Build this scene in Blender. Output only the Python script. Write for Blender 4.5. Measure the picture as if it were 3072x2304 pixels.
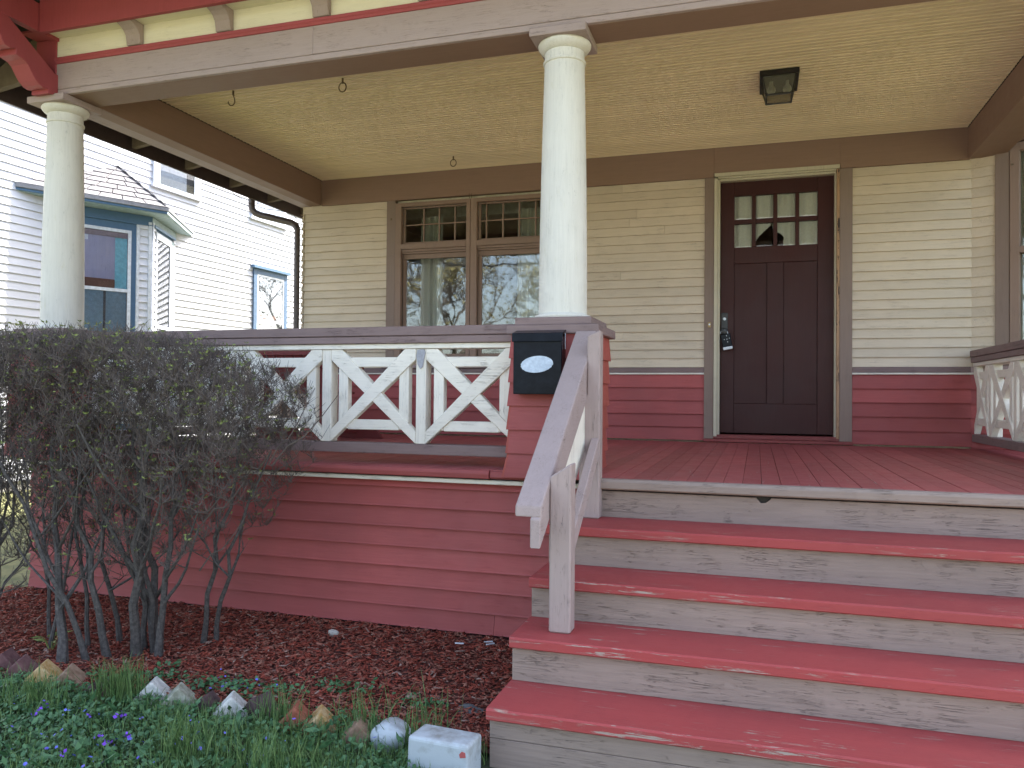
import bpy, bmesh, math, random
from math import sin, cos, pi, radians as R
from mathutils import Vector, Matrix
import numpy as np
random.seed(7); rng = np.random.default_rng(7)
for o in list(bpy.data.objects): bpy.data.objects.remove(o)
S = bpy.context.scene; COL = S.collection

# ------------------------------------------------------------------ camera
cam = bpy.data.cameras.new('camera'); co = bpy.data.objects.new('camera', cam); COL.objects.link(co); S.camera = co
yaw, pitch, roll = .3026, .0142, .0086
f = Vector((-sin(yaw)*cos(pitch), cos(yaw)*cos(pitch), sin(pitch)))
r = Vector((cos(yaw), sin(yaw), 0)); u = r.cross(f)
r2 = cos(roll)*r + sin(roll)*u; u2 = -sin(roll)*r + cos(roll)*u
M = Matrix.Identity(4)
for i in range(3): M[i][0], M[i][1], M[i][2] = r2[i], u2[i], -f[i]
M.translation = (0, 0, .3886); co.matrix_world = M
cam.sensor_width = 36; cam.lens = 36*2353.35/3072; cam.clip_start = .05; cam.clip_end = 600

# ------------------------------------------------------------------ light
w = bpy.data.worlds.new('World'); S.world = w; w.use_nodes = True
nt = w.node_tree; nt.nodes.clear()
ELEV = R(50); AZX = R(62.5)            # sun stands behind the house, 62.5 deg round from +x towards +y
sky = nt.nodes.new('ShaderNodeTexSky'); sky.sky_type = 'NISHITA'; sky.sun_disc = False
sky.sun_elevation = ELEV; sky.sun_rotation = pi/2 - AZX; sky.dust_density = 2.5; sky.air_density = 1.0
hs = nt.nodes.new('ShaderNodeHueSaturation'); hs.inputs['Saturation'].default_value = .8
bg = nt.nodes.new('ShaderNodeBackground'); bg.inputs[1].default_value = .15
wo = nt.nodes.new('ShaderNodeOutputWorld')
nt.links.new(sky.outputs[0], hs.inputs['Color']); nt.links.new(hs.outputs[0], bg.inputs[0]); nt.links.new(bg.outputs[0], wo.inputs[0])
sun = bpy.data.lights.new('sun', 'SUN'); sun.energy = 5.0; sun.angle = R(.5); sun.color = (1, .95, .87)
so = bpy.data.objects.new('sun', sun); COL.objects.link(so)
sd = Vector((cos(ELEV)*cos(AZX), cos(ELEV)*sin(AZX), sin(ELEV)))
so.rotation_euler = sd.to_track_quat('Z', 'Y').to_euler(); so.location = (20, 40, 40)
S.view_settings.view_transform = 'Standard'; S.view_settings.look = 'None'
S.view_settings.gamma = 1; S.view_settings.use_curve_mapping = False
S.view_settings.exposure = 2.4

# ------------------------------------------------------------------ helpers
ORG = {}
class MB:
    def __init__(s): s.v = []; s.f = []
    def add(s, vs, fs):
        b = len(s.v); s.v += [tuple(p) for p in vs]; s.f += [tuple(i+b for i in q) for q in fs]; return s
    def box(s, x0, x1, y0, y1, z0, z1):
        return s.add([(x0,y0,z0),(x1,y0,z0),(x1,y1,z0),(x0,y1,z0),(x0,y0,z1),(x1,y0,z1),(x1,y1,z1),(x0,y1,z1)],
                     [(3,2,1,0),(4,5,6,7),(0,1,5,4),(1,2,6,5),(2,3,7,6),(3,0,4,7)])
    def prism(s, poly, fn, a, b):     # poly 2D counter-clockwise-ish, fn(u,v,t)->xyz
        n = len(poly)
        vs = [fn(p[0], p[1], a) for p in poly] + [fn(p[0], p[1], b) for p in poly]
        return s.add(vs, [tuple(range(n))[::-1], tuple(range(n, 2*n))] + [(i, (i+1) % n, n+(i+1) % n, n+i) for i in range(n)])
    def tube(s, pts, rad, n=6, cap=True):
        pts = [Vector(p) for p in pts]; k = len(pts)
        rr = rad if hasattr(rad, '__len__') else [rad]*k
        ref = Vector((0, 0, 1)); vs = []
        prev = None
        for i, p in enumerate(pts):
            d = (pts[min(i+1, k-1)] - pts[max(i-1, 0)]).normalized()
            if prev is None:
                a = d.cross(ref if abs(d.z) < .9 else Vector((1, 0, 0))).normalized()
            else: a = (prev - d*prev.dot(d)).normalized()
            prev = a; b = d.cross(a)
            for j in range(n):
                t = 2*pi*j/n; vs.append(p + (a*cos(t) + b*sin(t))*rr[i])
        fs = [(i*n+j, i*n+(j+1) % n, (i+1)*n+(j+1) % n, (i+1)*n+j) for i in range(k-1) for j in range(n)]
        if cap: fs += [tuple(range(n))[::-1], tuple((k-1)*n+j for j in range(n))]
        return s.add(vs, fs)
    def lathe(s, prof, cx, cy, n=48):
        vs = []; k = len(prof)
        for rr, z in prof:
            for j in range(n): vs.append((cx+rr*cos(2*pi*j/n), cy+rr*sin(2*pi*j/n), z))
        fs = [(i*n+j, i*n+(j+1) % n, (i+1)*n+(j+1) % n, (i+1)*n+j) for i in range(k-1) for j in range(n)]
        fs += [tuple(range(n))[::-1], tuple((k-1)*n+j for j in range(n))]
        return s.add(vs, fs)
    def beam(s, p, q, wv, hv):        # bar from p to q, half-extents given as vectors
        p, q, wv, hv = map(Vector, (p, q, wv, hv))
        vs = [p-wv-hv, p+wv-hv, p+wv+hv, p-wv+hv, q-wv-hv, q+wv-hv, q+wv+hv, q-wv+hv]
        return s.add(vs, [(3,2,1,0),(4,5,6,7),(0,1,5,4),(1,2,6,5),(2,3,7,6),(3,0,4,7)])
    def build(s, name, mat, parent=None, bevel=0, smooth=False, kind=None, label=None, seg=1):
        vs = np.array(s.v, float)
        if parent is not None: org = ORG[parent.name]
        else: org = ((vs[:, 0].min()+vs[:, 0].max())/2, (vs[:, 1].min()+vs[:, 1].max())/2, vs[:, 2].min())
        vs = vs - np.array(org)
        me = bpy.data.meshes.new(name); me.from_pydata(vs.tolist(), [], s.f)
        bm = bmesh.new(); bm.from_mesh(me)
        bmesh.ops.recalc_face_normals(bm, faces=bm.faces)
        if bevel:
            ed = [e for e in bm.edges if len(e.link_faces) == 2 and e.calc_face_angle(0) > .6]
            bmesh.ops.bevel(bm, geom=ed, offset=bevel, segments=seg, affect='EDGES', profile=.5, clamp_overlap=True)
        bm.to_mesh(me); bm.free()
        if smooth:
            for p in me.polygons: p.use_smooth = True
            try: me.set_sharp_from_angle(angle=R(38))
            except Exception: pass
        me.materials.append(mat)
        o = bpy.data.objects.new(name, me); COL.objects.link(o)
        if parent is not None:
            o.parent = parent
        else: o.location = org
        ORG[o.name] = org
        if kind: o['kind'] = kind
        if label: o['label'] = label
        return o
def thing(name, loc, label, cat, group=None):
    o = bpy.data.objects.new(name, None); COL.objects.link(o); o.location = loc; o.empty_display_size = .1
    o['label'] = label; o['category'] = cat; ORG[o.name] = tuple(loc)
    if group: o['group'] = group
    return o
def tag(o, label, cat, group=None):
    o['label'] = label; o['category'] = cat
    if group: o['group'] = group
    return o
def fastmesh(name, V, F, mat, parent=None, kind=None, smooth=False):   # big meshes, all faces same size
    V = np.asarray(V, np.float32); F = np.asarray(F, np.int32)
    org = np.array(ORG[parent.name] if parent is not None else (0, 0, 0), np.float32)
    me = bpy.data.meshes.new(name); k = F.shape[1]
    me.vertices.add(len(V)); me.vertices.foreach_set('co', (V-org).ravel())
    me.loops.add(F.size); me.loops.foreach_set('vertex_index', F.ravel())
    me.polygons.add(len(F)); me.polygons.foreach_set('loop_start', np.arange(0, F.size, k, dtype=np.int32))
    if smooth: me.polygons.foreach_set('use_smooth', np.ones(len(F), bool))
    me.update(calc_edges=True); me.validate(); me.materials.append(mat)
    o = bpy.data.objects.new(name, me); COL.objects.link(o)
    if parent is not None: o.parent = parent
    ORG[o.name] = tuple(org)
    if kind: o['kind'] = kind
    return o
def dup(root, offset, label=None, mirror_x=None):
    c = root.copy(); COL.objects.link(c)
    if label: c['label'] = label
    c.location = Vector(root.location) + Vector(offset)
    def rec(a, b):
        for ch in [x for x in bpy.data.objects if x.parent == a]:
            d = ch.copy(); COL.objects.link(d); d.parent = b; rec(ch, d)
    rec(root, c); return c

# ------------------------------------------------------------------ materials
def newmat(name):
    m = bpy.data.materials.new(name); m.use_nodes = True; n = m.node_tree
    return m, n, n.nodes['Principled BSDF']
def mixc(n, fac, a, b):
    x = n.nodes.new('ShaderNodeMix'); x.data_type = 'RGBA'
    for sock, val in ((x.inputs[0], fac), (x.inputs[6], a), (x.inputs[7], b)):
        if hasattr(val, 'links'): n.links.new(val, sock)
        else: sock.default_value = val if not isinstance(val, tuple) else (*val[:3], 1)
    return x.outputs[2]
def noise(n, vec, scale, detail=6, rough=.6, dist=0):
    t = n.nodes.new('ShaderNodeTexNoise'); t.inputs['Scale'].default_value = scale
    t.inputs['Detail'].default_value = detail; t.inputs['Roughness'].default_value = rough; t.inputs['Distortion'].default_value = dist
    n.links.new(vec, t.inputs['Vector']); return t.outputs[0]
def ramp(n, v, a, b, inv=False):
    m = n.nodes.new('ShaderNodeMapRange'); m.inputs[1].default_value = a; m.inputs[2].default_value = b
    if inv: m.inputs[3].default_value = 1; m.inputs[4].default_value = 0
    n.links.new(v, m.inputs[0]); return m.outputs[0]
def mul(n, a, b, op='MULTIPLY'):
    m = n.nodes.new('ShaderNodeMath'); m.operation = op
    for s_, v in ((m.inputs[0], a), (m.inputs[1], b)):
        if hasattr(v, 'links'): n.links.new(v, s_)
        else: s_.default_value = v
    return m.outputs[0]
def pos(n, sc, shift=0, tilt=0):
    g = n.nodes.new('ShaderNodeNewGeometry'); mp = n.nodes.new('ShaderNodeMapping'); mp.inputs['Scale'].default_value = sc
    if shift:
        oi = n.nodes.new('ShaderNodeObjectInfo'); cb = n.nodes.new('ShaderNodeVectorMath'); cb.operation = 'MULTIPLY_ADD'
        c3 = n.nodes.new('ShaderNodeCombineXYZ')
        for i in range(3): n.links.new(oi.outputs['Random'], c3.inputs[i])
        n.links.new(c3.outputs[0], cb.inputs[0]); cb.inputs[1].default_value = (17, 13, 19); n.links.new(g.outputs['Position'], cb.inputs[2])
        n.links.new(cb.outputs[0], mp.inputs['Vector'])
    else: n.links.new(g.outputs['Position'], mp.inputs['Vector'])
    return mp.outputs[0]
def paint(name, col, wear=(.25, .22, .19), wearamt=.5, axis='x', rough=.62, bump=.35, var=.12, chips=None, dirt=.25, cracks=.5, spec=.3, edges=None, gr=.22):
    """old oil paint on wood: per-board tone, grain relief, hairline cracks along the grain, worn flecks, grime"""
    m, n, b = newmat(name)
    e = {'x': (1.3, 26, 26), 'y': (26, 1.3, 26), 'z': (26, 26, 1.3)}[axis]
    vg = pos(n, e, 1); vw = pos(n, (1, 1, 1))
    grain = noise(n, vg, 3.2, 7, .65, .6)
    crack = noise(n, vg, 2.6, 4, .6, .8)
    big = noise(n, vw, 1.7, 4, .6); mid = noise(n, vw, 9, 5, .65)
    oi = n.nodes.new('ShaderNodeObjectInfo')
    c = mixc(n, ramp(n, oi.outputs['Random'], 0, 1), tuple(x*(1-var) for x in col), tuple(min(1, x*(1+var)) for x in col))
    c = mixc(n, mul(n, ramp(n, big, .35, .7), dirt), c, tuple(x*.55+.02 for x in col))
    c = mixc(n, mul(n, ramp(n, grain, .35, .7), gr), c, tuple(x*.6 for x in col))
    # cracks: thin band of the stretched noise
    cr = mul(n, ramp(n, crack, .487, .5), ramp(n, crack, .5, .513, True))
    crm = mul(n, cr, mul(n, ramp(n, mid, .45, .62), cracks))
    c = mixc(n, crm, c, tuple(x*.42 for x in col))
    wm = mul(n, ramp(n, grain, .66-.1*wearamt, .74-.1*wearamt), ramp(n, mid, .5, .58))
    wm = mul(n, wm, min(1, wearamt*1.5))
    c = mixc(n, wm, c, wear)
    h = mul(n, mul(n, grain, .35), mul(n, crm, -.6), 'ADD')
    if chips:
        ch = noise(n, pos(n, {'x': (2.2, 12, 12), 'y': (12, 2.2, 12), 'z': (12, 12, 2.2)}[axis]), 3.0, 6, .7, .4)
        cm = mul(n, ramp(n, ch, chips[1], chips[1]+.02), ramp(n, big, .38, .55))
        c = mixc(n, cm, c, chips[0]); h = mul(n, h, mul(n, cm, -.5), 'ADD')
    if edges:      # nosings rubbed bare by feet
        g = n.nodes.new('ShaderNodeNewGeometry'); sx = n.nodes.new('ShaderNodeSeparateXYZ'); n.links.new(g.outputs['Position'], sx.inputs[0])
        dmin = None
        for e_ in edges:
            d_ = mul(n, mul(n, sx.outputs[1], e_, 'SUBTRACT'), 0, 'ADD'); a_ = n.nodes.new('ShaderNodeMath'); a_.operation = 'ABSOLUTE'; n.links.new(d_, a_.inputs[0])
            dmin = a_.outputs[0] if dmin is None else mul(n, dmin, a_.outputs[0], 'MINIMUM')
        near = ramp(n, dmin, .022, .001, False)
        es = noise(n, pos(n, (1.6, 30, 30)), 2.6, 7, .72, .5); pt = noise(n, pos(n, (1, 1, 1)), 1.3, 3, .5)
        em = mul(n, ramp(n, mul(n, es, mul(n, near, .075), 'ADD'), .64, .655), mul(n, near, ramp(n, pt, .46, .56)))
        c = mixc(n, em, c, (.36, .28, .23)); h = mul(n, h, mul(n, em, -.6), 'ADD')
    n.links.new(c, b.inputs['Base Color'])
    rr = mul(n, mul(n, mid, .3), rough-.12, 'ADD'); n.links.new(rr, b.inputs['Roughness'])
    b.inputs['Specular IOR Level'].default_value = spec
    bp = n.nodes.new('ShaderNodeBump'); bp.inputs['Strength'].default_value = bump; bp.inputs['Distance'].default_value = .006
    n.links.new(h, bp.inputs['Height']); n.links.new(bp.outputs[0], b.inputs['Normal'])
    return m
def plain(name, col, rough=.6, metal=0, var=.15, sc=20, bump=.1, spec=.5, c2=None, lo=.4, hi=.7):
    m, n, b = newmat(name); v = pos(n, (1, 1, 1), 0)
    a = noise(n, v, sc, 6, .65)
    c = mixc(n, ramp(n, a, lo, hi), tuple(x*(1-var) for x in col), c2 if c2 else tuple(min(1, x*(1+var)) for x in col))
    n.links.new(c, b.inputs['Base Color']); b.inputs['Roughness'].default_value = rough; b.inputs['Metallic'].default_value = metal
    b.inputs['Specular IOR Level'].default_value = spec
    bp = n.nodes.new('ShaderNodeBump'); bp.inputs['Strength'].default_value = bump; bp.inputs['Distance'].default_value = .01
    n.links.new(a, bp.inputs['Height']); n.links.new(bp.outputs[0], b.inputs['Normal'])
    return m
def objrand(name, cols, rough=.8, spec=.3):   # colour varies from piece to piece inside one mesh (by position cell)
    m, n, b = newmat(name); v = pos(n, (1, 1, 1)); vo = n.nodes.new('ShaderNodeTexVoronoi'); vo.inputs['Scale'].default_value = 45
    n.links.new(v, vo.inputs['Vector']); sp = n.nodes.new('ShaderNodeSeparateColor'); n.links.new(vo.outputs['Color'], sp.inputs[0])
    cr = n.nodes.new('ShaderNodeValToRGB'); cr.color_ramp.interpolation = 'LINEAR'
    cr.color_ramp.elements[0].color = (*cols[0], 1); cr.color_ramp.elements[1].color = (*cols[-1], 1)
    for i, c in enumerate(cols[1:-1]): cr.color_ramp.elements.new((i+1)/(len(cols)-1)).color = (*c, 1)
    n.links.new(sp.outputs[0], cr.inputs[0]); n.links.new(cr.outputs[0], b.inputs['Base Color'])
    b.inputs['Roughness'].default_value = rough; b.inputs['Specular IOR Level'].default_value = spec
    return m
def glassmat(name, tint=(.9, .93, .92), wav=0.0, refl=1.1, base=.05):
    m, n, b = newmat(name); out = n.nodes['Material Output']; n.nodes.remove(b)
    tr = n.nodes.new('ShaderNodeBsdfTransparent'); tr.inputs[0].default_value = (*tint, 1)
    gl = n.nodes.new('ShaderNodeBsdfGlossy'); gl.inputs['Roughness'].default_value = .02
    fr = n.nodes.new('ShaderNodeFresnel'); fr.inputs[0].default_value = 1.5
    fac = mul(n, mul(n, fr.outputs[0], refl), base, 'ADD')
    if wav:
        bp = n.nodes.new('ShaderNodeBump'); bp.inputs['Strength'].default_value = wav; bp.inputs['Distance'].default_value = .02
        n.links.new(noise(n, pos(n, (1, 1, 1)), 4, 2, .4), bp.inputs['Height']); n.links.new(bp.outputs[0], gl.inputs['Normal'])
    mx = n.nodes.new('ShaderNodeMixShader'); n.links.new(fac, mx.inputs[0]); n.links.new(tr.outputs[0], mx.inputs[1]); n.links.new(gl.outputs[0], mx.inputs[2])
    n.links.new(mx.outputs[0], out.inputs[0]); return m

GREY = (.22, .2, .18)
RED = (.385, .086, .080); REDT = (.36, .058, .055); TAUPE = (.38, .295, .275); TAUPE_SHADE = (.26, .165, .12)  # the brown is the same taupe with the deep porch's shade painted in
WHT = (.82, .765, .66)
m_redx = paint('red_siding_paint', RED, (.24, .09, .08), .3, 'x', .55, .5, .17, dirt=.5, gr=.3, cracks=.35)
m_redv = paint('red_trim_paint', (.34, .066, .075), (.2, .08, .06), .15, 'z', .55, .2, .05)
m_redf = paint('red_floor_paint', (.36, .085, .082), (.36, .25, .22), .7, 'y', .5, .3, .14, chips=((.30, .2, .17), .69), dirt=.4)
m_tread = paint('red_tread_paint', REDT, (.36, .27, .21), .8, 'x', .55, .4, .08, chips=((.3, .22, .17), .74), dirt=.35, edges=(3.363, 3.09, 2.826, 2.566))
m_riser = paint('taupe_riser_paint', (.31, .235, .195), (.15, .11, .075), .5, 'x', .68, .9, .08, chips=((.12, .08, .045), .735), dirt=.4, cracks=.55, gr=.5)
m_tx = paint('taupe_paint_x', TAUPE, (.13, .1, .08), .4, 'x', .62, .4, .04, dirt=.15, cracks=.9)
m_rx = paint('taupe_rail_paint_x', (.235, .165, .155), (.12, .09, .075), .45, 'x', .6, .6, .06, dirt=.3, cracks=1, gr=.35)
m_ry = paint('taupe_rail_paint_y', (.235, .165, .155), (.12, .09, .075), .45, 'y', .6, .6, .06, dirt=.3, cracks=1, gr=.35)
m_ty = paint('taupe_paint_y', TAUPE, (.13, .1, .08), .4, 'y', .62, .4, .04, dirt=.15, cracks=.9)
m_tz = paint('taupe_paint_z', (.37, .285, .26), (.13, .1, .08), .4, 'z', .62, .5, .04, dirt=.2, cracks=1)
m_bx = paint('shaded_taupe_x', TAUPE_SHADE, (.12, .09, .07), .1, 'x', .6, .12, .02, dirt=.1, cracks=.2)
m_by = paint('shaded_taupe_y', TAUPE_SHADE, (.12, .09, .07), .1, 'y', .6, .12, .02, dirt=.1, cracks=.2)
m_bz = paint('shaded_taupe_z', (.24, .175, .14), (.12, .09, .07), .2, 'z', .6, .15, .03, dirt=.1, cracks=.3)  # taupe again, shade under the porch roof put into the colour
m_cx = paint('cream_siding_paint', (.64, .54, .41), (.40, .33, .26), .7, 'x', .7, .5, .07, dirt=.25, cracks=.6)
m_ceil = paint('cream_ceiling_paint', (.76, .62, .42), (.35, .28, .18), .2, 'x', .7, .04, .05, dirt=.2, cracks=.2)
m_wx = paint('white_paint_x', WHT, (.4, .37, .3), .3, 'x', .6, .8, .03, dirt=.15, cracks=.7)
m_wz = paint('white_paint_z', WHT, (.4, .37, .3), .3, 'z', .6, .8, .03, dirt=.15, cracks=.7)
m_frz = paint('cream_frieze_paint', (.74, .68, .52), (.5, .45, .33), .25, 'x', .6, .3, .03, dirt=.12)
m_col = paint('column_cream_paint', (.66, .63, .56), (.54, .50, .42), .4, 'z', .6, .4, .02, chips=((.57, .54, .43), .62), dirt=.22, cracks=.55)
m_dark = plain('dark_rafter_wood', (.045, .036, .03), .85)
m_raft = plain('rafter_wood', (.16, .12, .085), .85, sc=12)
m_door = paint('dark_stained_door', (.052, .014, .012), (.09, .03, .025), .3, 'z', .42, .12, .05, dirt=.5, cracks=.2, spec=.2, gr=.4)
m_jamb = paint('cream_jamb_paint', (.55, .5, .37), (.3, .24, .16), .5, 'z', .6, .4, .03)
m_bare = paint('bare_peeled_wood', (.42, .26, .15), (.06, .04, .03), .9, 'z', .75, .4, .03, chips=((.05, .035, .03), .55))
m_thr = paint('red_threshold_paint', (.22, .05, .045), (.3, .2, .15), .6, 'x', .55, .3)
m_glass = glassmat('window_glass', wav=.035)
m_glassn = glassmat('neighbour_window_glass', (.95, .96, .98), 0, .6, 0)
m_glass2 = glassmat('wavy_upper_glass', (.8, .83, .8), wav=.03, refl=.8)
m_gdoor = glassmat('door_pane_glass', (.85, .88, .84), 0, .8)
m_cloth = plain('curtain_cloth', (.72, .7, .64), .9, sc=60, var=.06)
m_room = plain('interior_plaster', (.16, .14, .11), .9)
m_roomw = plain('interior_white_trim', (.6, .58, .52), .7)
m_black = plain('black_enamel', (.006, .008, .014), .2, spec=.12, sc=30, bump=.03, c2=(.010, .013, .02))
m_blackm = plain('black_metal_trim', (.015, .013, .011), .4)
m_stk = plain('white_label', (.5, .58, .68), .55, sc=40, c2=(.62, .7, .78))
m_rust = plain('rusty_metal', (.14, .09, .05), .6, .6, c2=(.22, .17, .1))
m_brass = plain('tarnished_brass', (.35, .25, .12), .4, .8)
m_steel = plain('dull_steel_plate', (.055, .055, .055), .45, .7)
m_frost, _n, _b = newmat('frosted_lamp_glass')
_d = _n.nodes.new('ShaderNodeBsdfDiffuse'); _d.inputs[0].default_value = (.20, .19, .15, 1); _t = _n.nodes.new('ShaderNodeBsdfTransparent'); _t.inputs[0].default_value = (.8, .8, .72, 1)
_x = _n.nodes.new('ShaderNodeMixShader'); _x.inputs[0].default_value = .45; _n.links.new(_d.outputs[0], _x.inputs[2]); _n.links.new(_t.outputs[0], _x.inputs[1]); _n.links.new(_x.outputs[0], _n.nodes['Material Output'].inputs[0])
m_lens = plain('white_plastic', (.65, .7, .75), .3)
m_bulb = plain('lamp_bulb', (.5, .5, .45), .35)
m_spout = plain('brown_downspout_metal', (.075, .055, .05), .4, spec=.5)
# neighbour
m_nw = paint('white_vinyl_siding', (.60, .61, .66), (.5, .5, .55), .1, 'y', .5, .05, .02, dirt=.08, cracks=0)
m_nblue = plain('slate_blue_trim', (.062, .13, .225), .55, var=.05)
m_nsoff = plain('pale_blue_soffit', (.25, .33, .36), .6)
m_ntrim = plain('white_aluminium_trim', (.55, .58, .64), .4)
m_shing = plain('grey_asphalt_shingle', (.12, .115, .125), .9, sc=120, c2=(.21, .2, .215), bump=.4)
m_lav = paint('lavender_curtain_fold_shade', (.34, .33, .46), (.2, .19, .28), .6, 'z', .9, .05, .02, dirt=.4, cracks=.3)  # upright colour streaks stand in for the shading of the folds
m_teal = plain('teal_board', (.16, .42, .52), .8)
m_brownbox = plain('brown_wood_box', (.12, .05, .035), .6)
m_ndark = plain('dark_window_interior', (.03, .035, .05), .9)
# garden
m_bark = plain('shrub_bark', (.055, .048, .044), .85, sc=60, c2=(.12, .105, .095), bump=.4)
m_twig = plain('shrub_twig_bark', (.15, .118, .098), .8, sc=80, c2=(.06, .046, .043))
m_leaf = objrand('young_shrub_leaf', [(.10, .13, .035), (.17, .20, .055), (.25, .29, .09)], .6)
m_mulch = objrand('red_mulch_chip', [(.10, .022, .015), (.24, .048, .028), (.34, .075, .045), (.15, .032, .021), (.34, .16, .11), (.28, .058, .034)], .85)
m_soil = plain('mulch_soil', (.09, .028, .02), .95, sc=60, c2=(.13, .038, .026))
m_grass = objrand('grass_blade_green', [(.05, .105, .03), (.085, .155, .045), (.15, .225, .075), (.07, .13, .04)], .5)
m_cover = objrand('ground_cover_leaf', [(.03, .08, .03), (.06, .14, .055), (.09, .18, .075)], .5)
m_fl = objrand('blue_flower_petal', [(.08, .1, .5), (.14, .16, .62), (.2, .12, .55)], .6)
m_vio = objrand('violet_petal', [(.16, .05, .5), (.22, .08, .6)], .6)
m_lawn = plain('lawn_ground', (.10, .11, .035), .95, sc=9, c2=(.18, .17, .065), bump=.5)
m_soilg = plain('lawn_soil', (.03, .042, .018), .95, sc=30, c2=(.05, .07, .028))
m_road = plain('asphalt', (.16, .155, .15), .9, sc=80)
m_walk = plain('concrete_walk', (.32, .31, .29), .9, sc=40)
m_marble = plain('white_marble', (.27, .27, .25), .6, sc=9, c2=(.40, .44, .46), bump=.3, lo=.35, hi=.55)
def brickmat(name, c, c2): return plain(name, c, .85, sc=26, c2=c2, bump=.5)
m_b = {'purple': brickmat('purple_brick', (.12, .05, .05), (.18, .09, .08)), 'yellow': brickmat('yellow_painted_brick', (.42, .24, .07), (.55, .42, .24)),
       'white': brickmat('white_painted_brick', (.5, .5, .46), (.68, .66, .6)), 'tan': brickmat('tan_brick', (.25, .15, .09), (.33, .22, .15)),
       'dark': brickmat('dark_brown_brick', (.06, .035, .035), (.1, .06, .055)), 'lichen': brickmat('lichen_grey_brick', (.24, .24, .17), (.42, .42, .34)),
       'orange': brickmat('orange_brick', (.28, .08, .04), (.36, .13, .08))}
m_trunk = plain('tree_bark', (.09, .075, .06), .9)
m_bud = objrand('spring_tree_leaf', [(.16, .14, .05), (.22, .2, .08), (.14, .11, .06)], .8)
m_upper = plain('upper_wall_cream', (.55, .5, .36), .8)
m_roof = plain('dark_roof_shingle', (.06, .055, .055), .9, sc=60)
m_bench = paint('red_bench_paint', (.17, .03, .028), (.1, .03, .025), .2, 'x', .5, .2)
m_scrap = plain('white_paper', (.6, .62, .66), .7)
m_bird = plain('brown_birdhouse_wood', (.22, .12, .06), .8, c2=(.3, .17, .09))

W = 6.983; ZF = 2.282; ZC = 2.536; GZ = -.885

# ------------------------------------------------------------------ the ground
def sheet(name, x0, x1, y0, y1, z, mat, nx=1, ny=1, amp=0):
    V = []; F = []
    for j in range(ny+1):
        for i in range(nx+1):
            x = x0+(x1-x0)*i/nx; y = y0+(y1-y0)*j/ny
            V.append((x, y, z + amp*(sin(x*3.1+y*1.7)*.5+sin(x*7.3-y*5.1)*.3+sin(y*11+x*2)*.2)))
    for j in range(ny):
        for i in range(nx): a = j*(nx+1)+i; F.append((a, a+1, a+nx+2, a+nx+1))
    o = fastmesh(name, V, F, mat); o['kind'] = 'structure'; return o
sheet('lawn', -150, 150, -9, 250, GZ-.03, m_lawn)
sheet('front_lawn', -9.0, -.7, .8, 2.68, GZ-.02, m_soilg, 60, 30, .006)
sheet('mulch_bed', -4.6, -.6, 2.66, 3.96, GZ-.005, m_soil, 60, 20, .012)
sheet('front_walk', -.7, 1.4, -9, 2.2, GZ-.024, m_walk)  # unseen concrete, added to bounce sunlight into the porch
sheet('sidewalk', -150, 150, -12, -9, GZ-.03, m_walk)
sheet('road', -150, 150, -22, -12, GZ-.1, m_road)
sheet('far_verge', -150, 150, -250, -22, GZ-.03, m_lawn)

# ------------------------------------------------------------------ the house
house = thing('house', (-1.3, 10, GZ), 'cream clapboard house with red lower boards behind the open porch', 'house')
def lapboard(x0, x1, z0, p, y, lap=.022, thick=.004, back=.03, sag=0):
    """one clapboard running along x with its lower edge proud of the wall"""
    m = MB(); poly = [(y-lap, z0), (y-lap+.002, z0+.006), (y-thick+.004, z0+p+.012), (y+back, z0+p+.012), (y+back, z0)]
    m.prism(poly, lambda a, b_, t: (t, a, b_), x0, x1)
    return m
def run(parent, name, segs, z0, z1, p, y, mat, jit=.0012):
    for (x0, x1, joint) in segs:
        z = z0; i = 0
        while z < z1-.01:
            pp = min(p, z1-z)
            cuts = [x0, x1]
            if joint and random.random() < .45:
                c = x0 + (x1-x0)*random.uniform(.2, .8); cuts = [x0, c, x1]
            for a, b_ in zip(cuts[:-1], cuts[1:]):
                lapboard(a+(.0008 if a != x0 else 0), b_-(.0008 if b_ != x1 else 0), z+random.uniform(-jit, jit), pp, y+random.uniform(-jit, jit)).build(name, mat, parent)
            z += p; i += 1
run(house, 'clapboard', [(-4.40, -3.472, 0), (-1.72, -.437, 1), (.744, 1.612, 0)], .644, ZF, .0782, W, m_cx)
run(house, 'red_clapboard', [(-4.40, -.437, 1), (.744, 1.612, 0)], .012, .58, .1136, W, m_redx)
# backing wall with door and window openings
bw = MB()
for x0, x1, z0, z1 in [(-4.39, -3.40, -.9, 2.9), (-3.40, -1.80, -.9, .66), (-3.40, -1.80, 2.26, 2.9), (-1.80, -.33, -.9, 2.9), (-.33, .63, -.9, .02), (-.33, .63, 2.29, 2.9), (.63, 1.60, -.9, 2.9)]:
    bw.box(x0, x1, W+.031, W+.15, z0, z1)
bw.build('wall', m_upper, house)
MB().box(-4.43, -4.39, W-.001, 17, -.9, 2.9).build('side_wall', m_cx, house)
for k in range(20):    # corner ends of the side clapboards
    z = .644 + k*.0782
    MB().prism([(-4.425, z), (-4.402, z+.08), (-4.395, z+.08), (-4.395, z)], lambda a, b_, t: (a-.012, t, b_), W-.018, 12).build('side_clapboard', m_cx, house)
up = MB(); up.box(-4.5, 8, 7.4, 17, 2.6, 5.4); up.build('unseen_upper_wall', m_upper, house)  # unseen storey, its height set by where the house shadow should end
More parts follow.
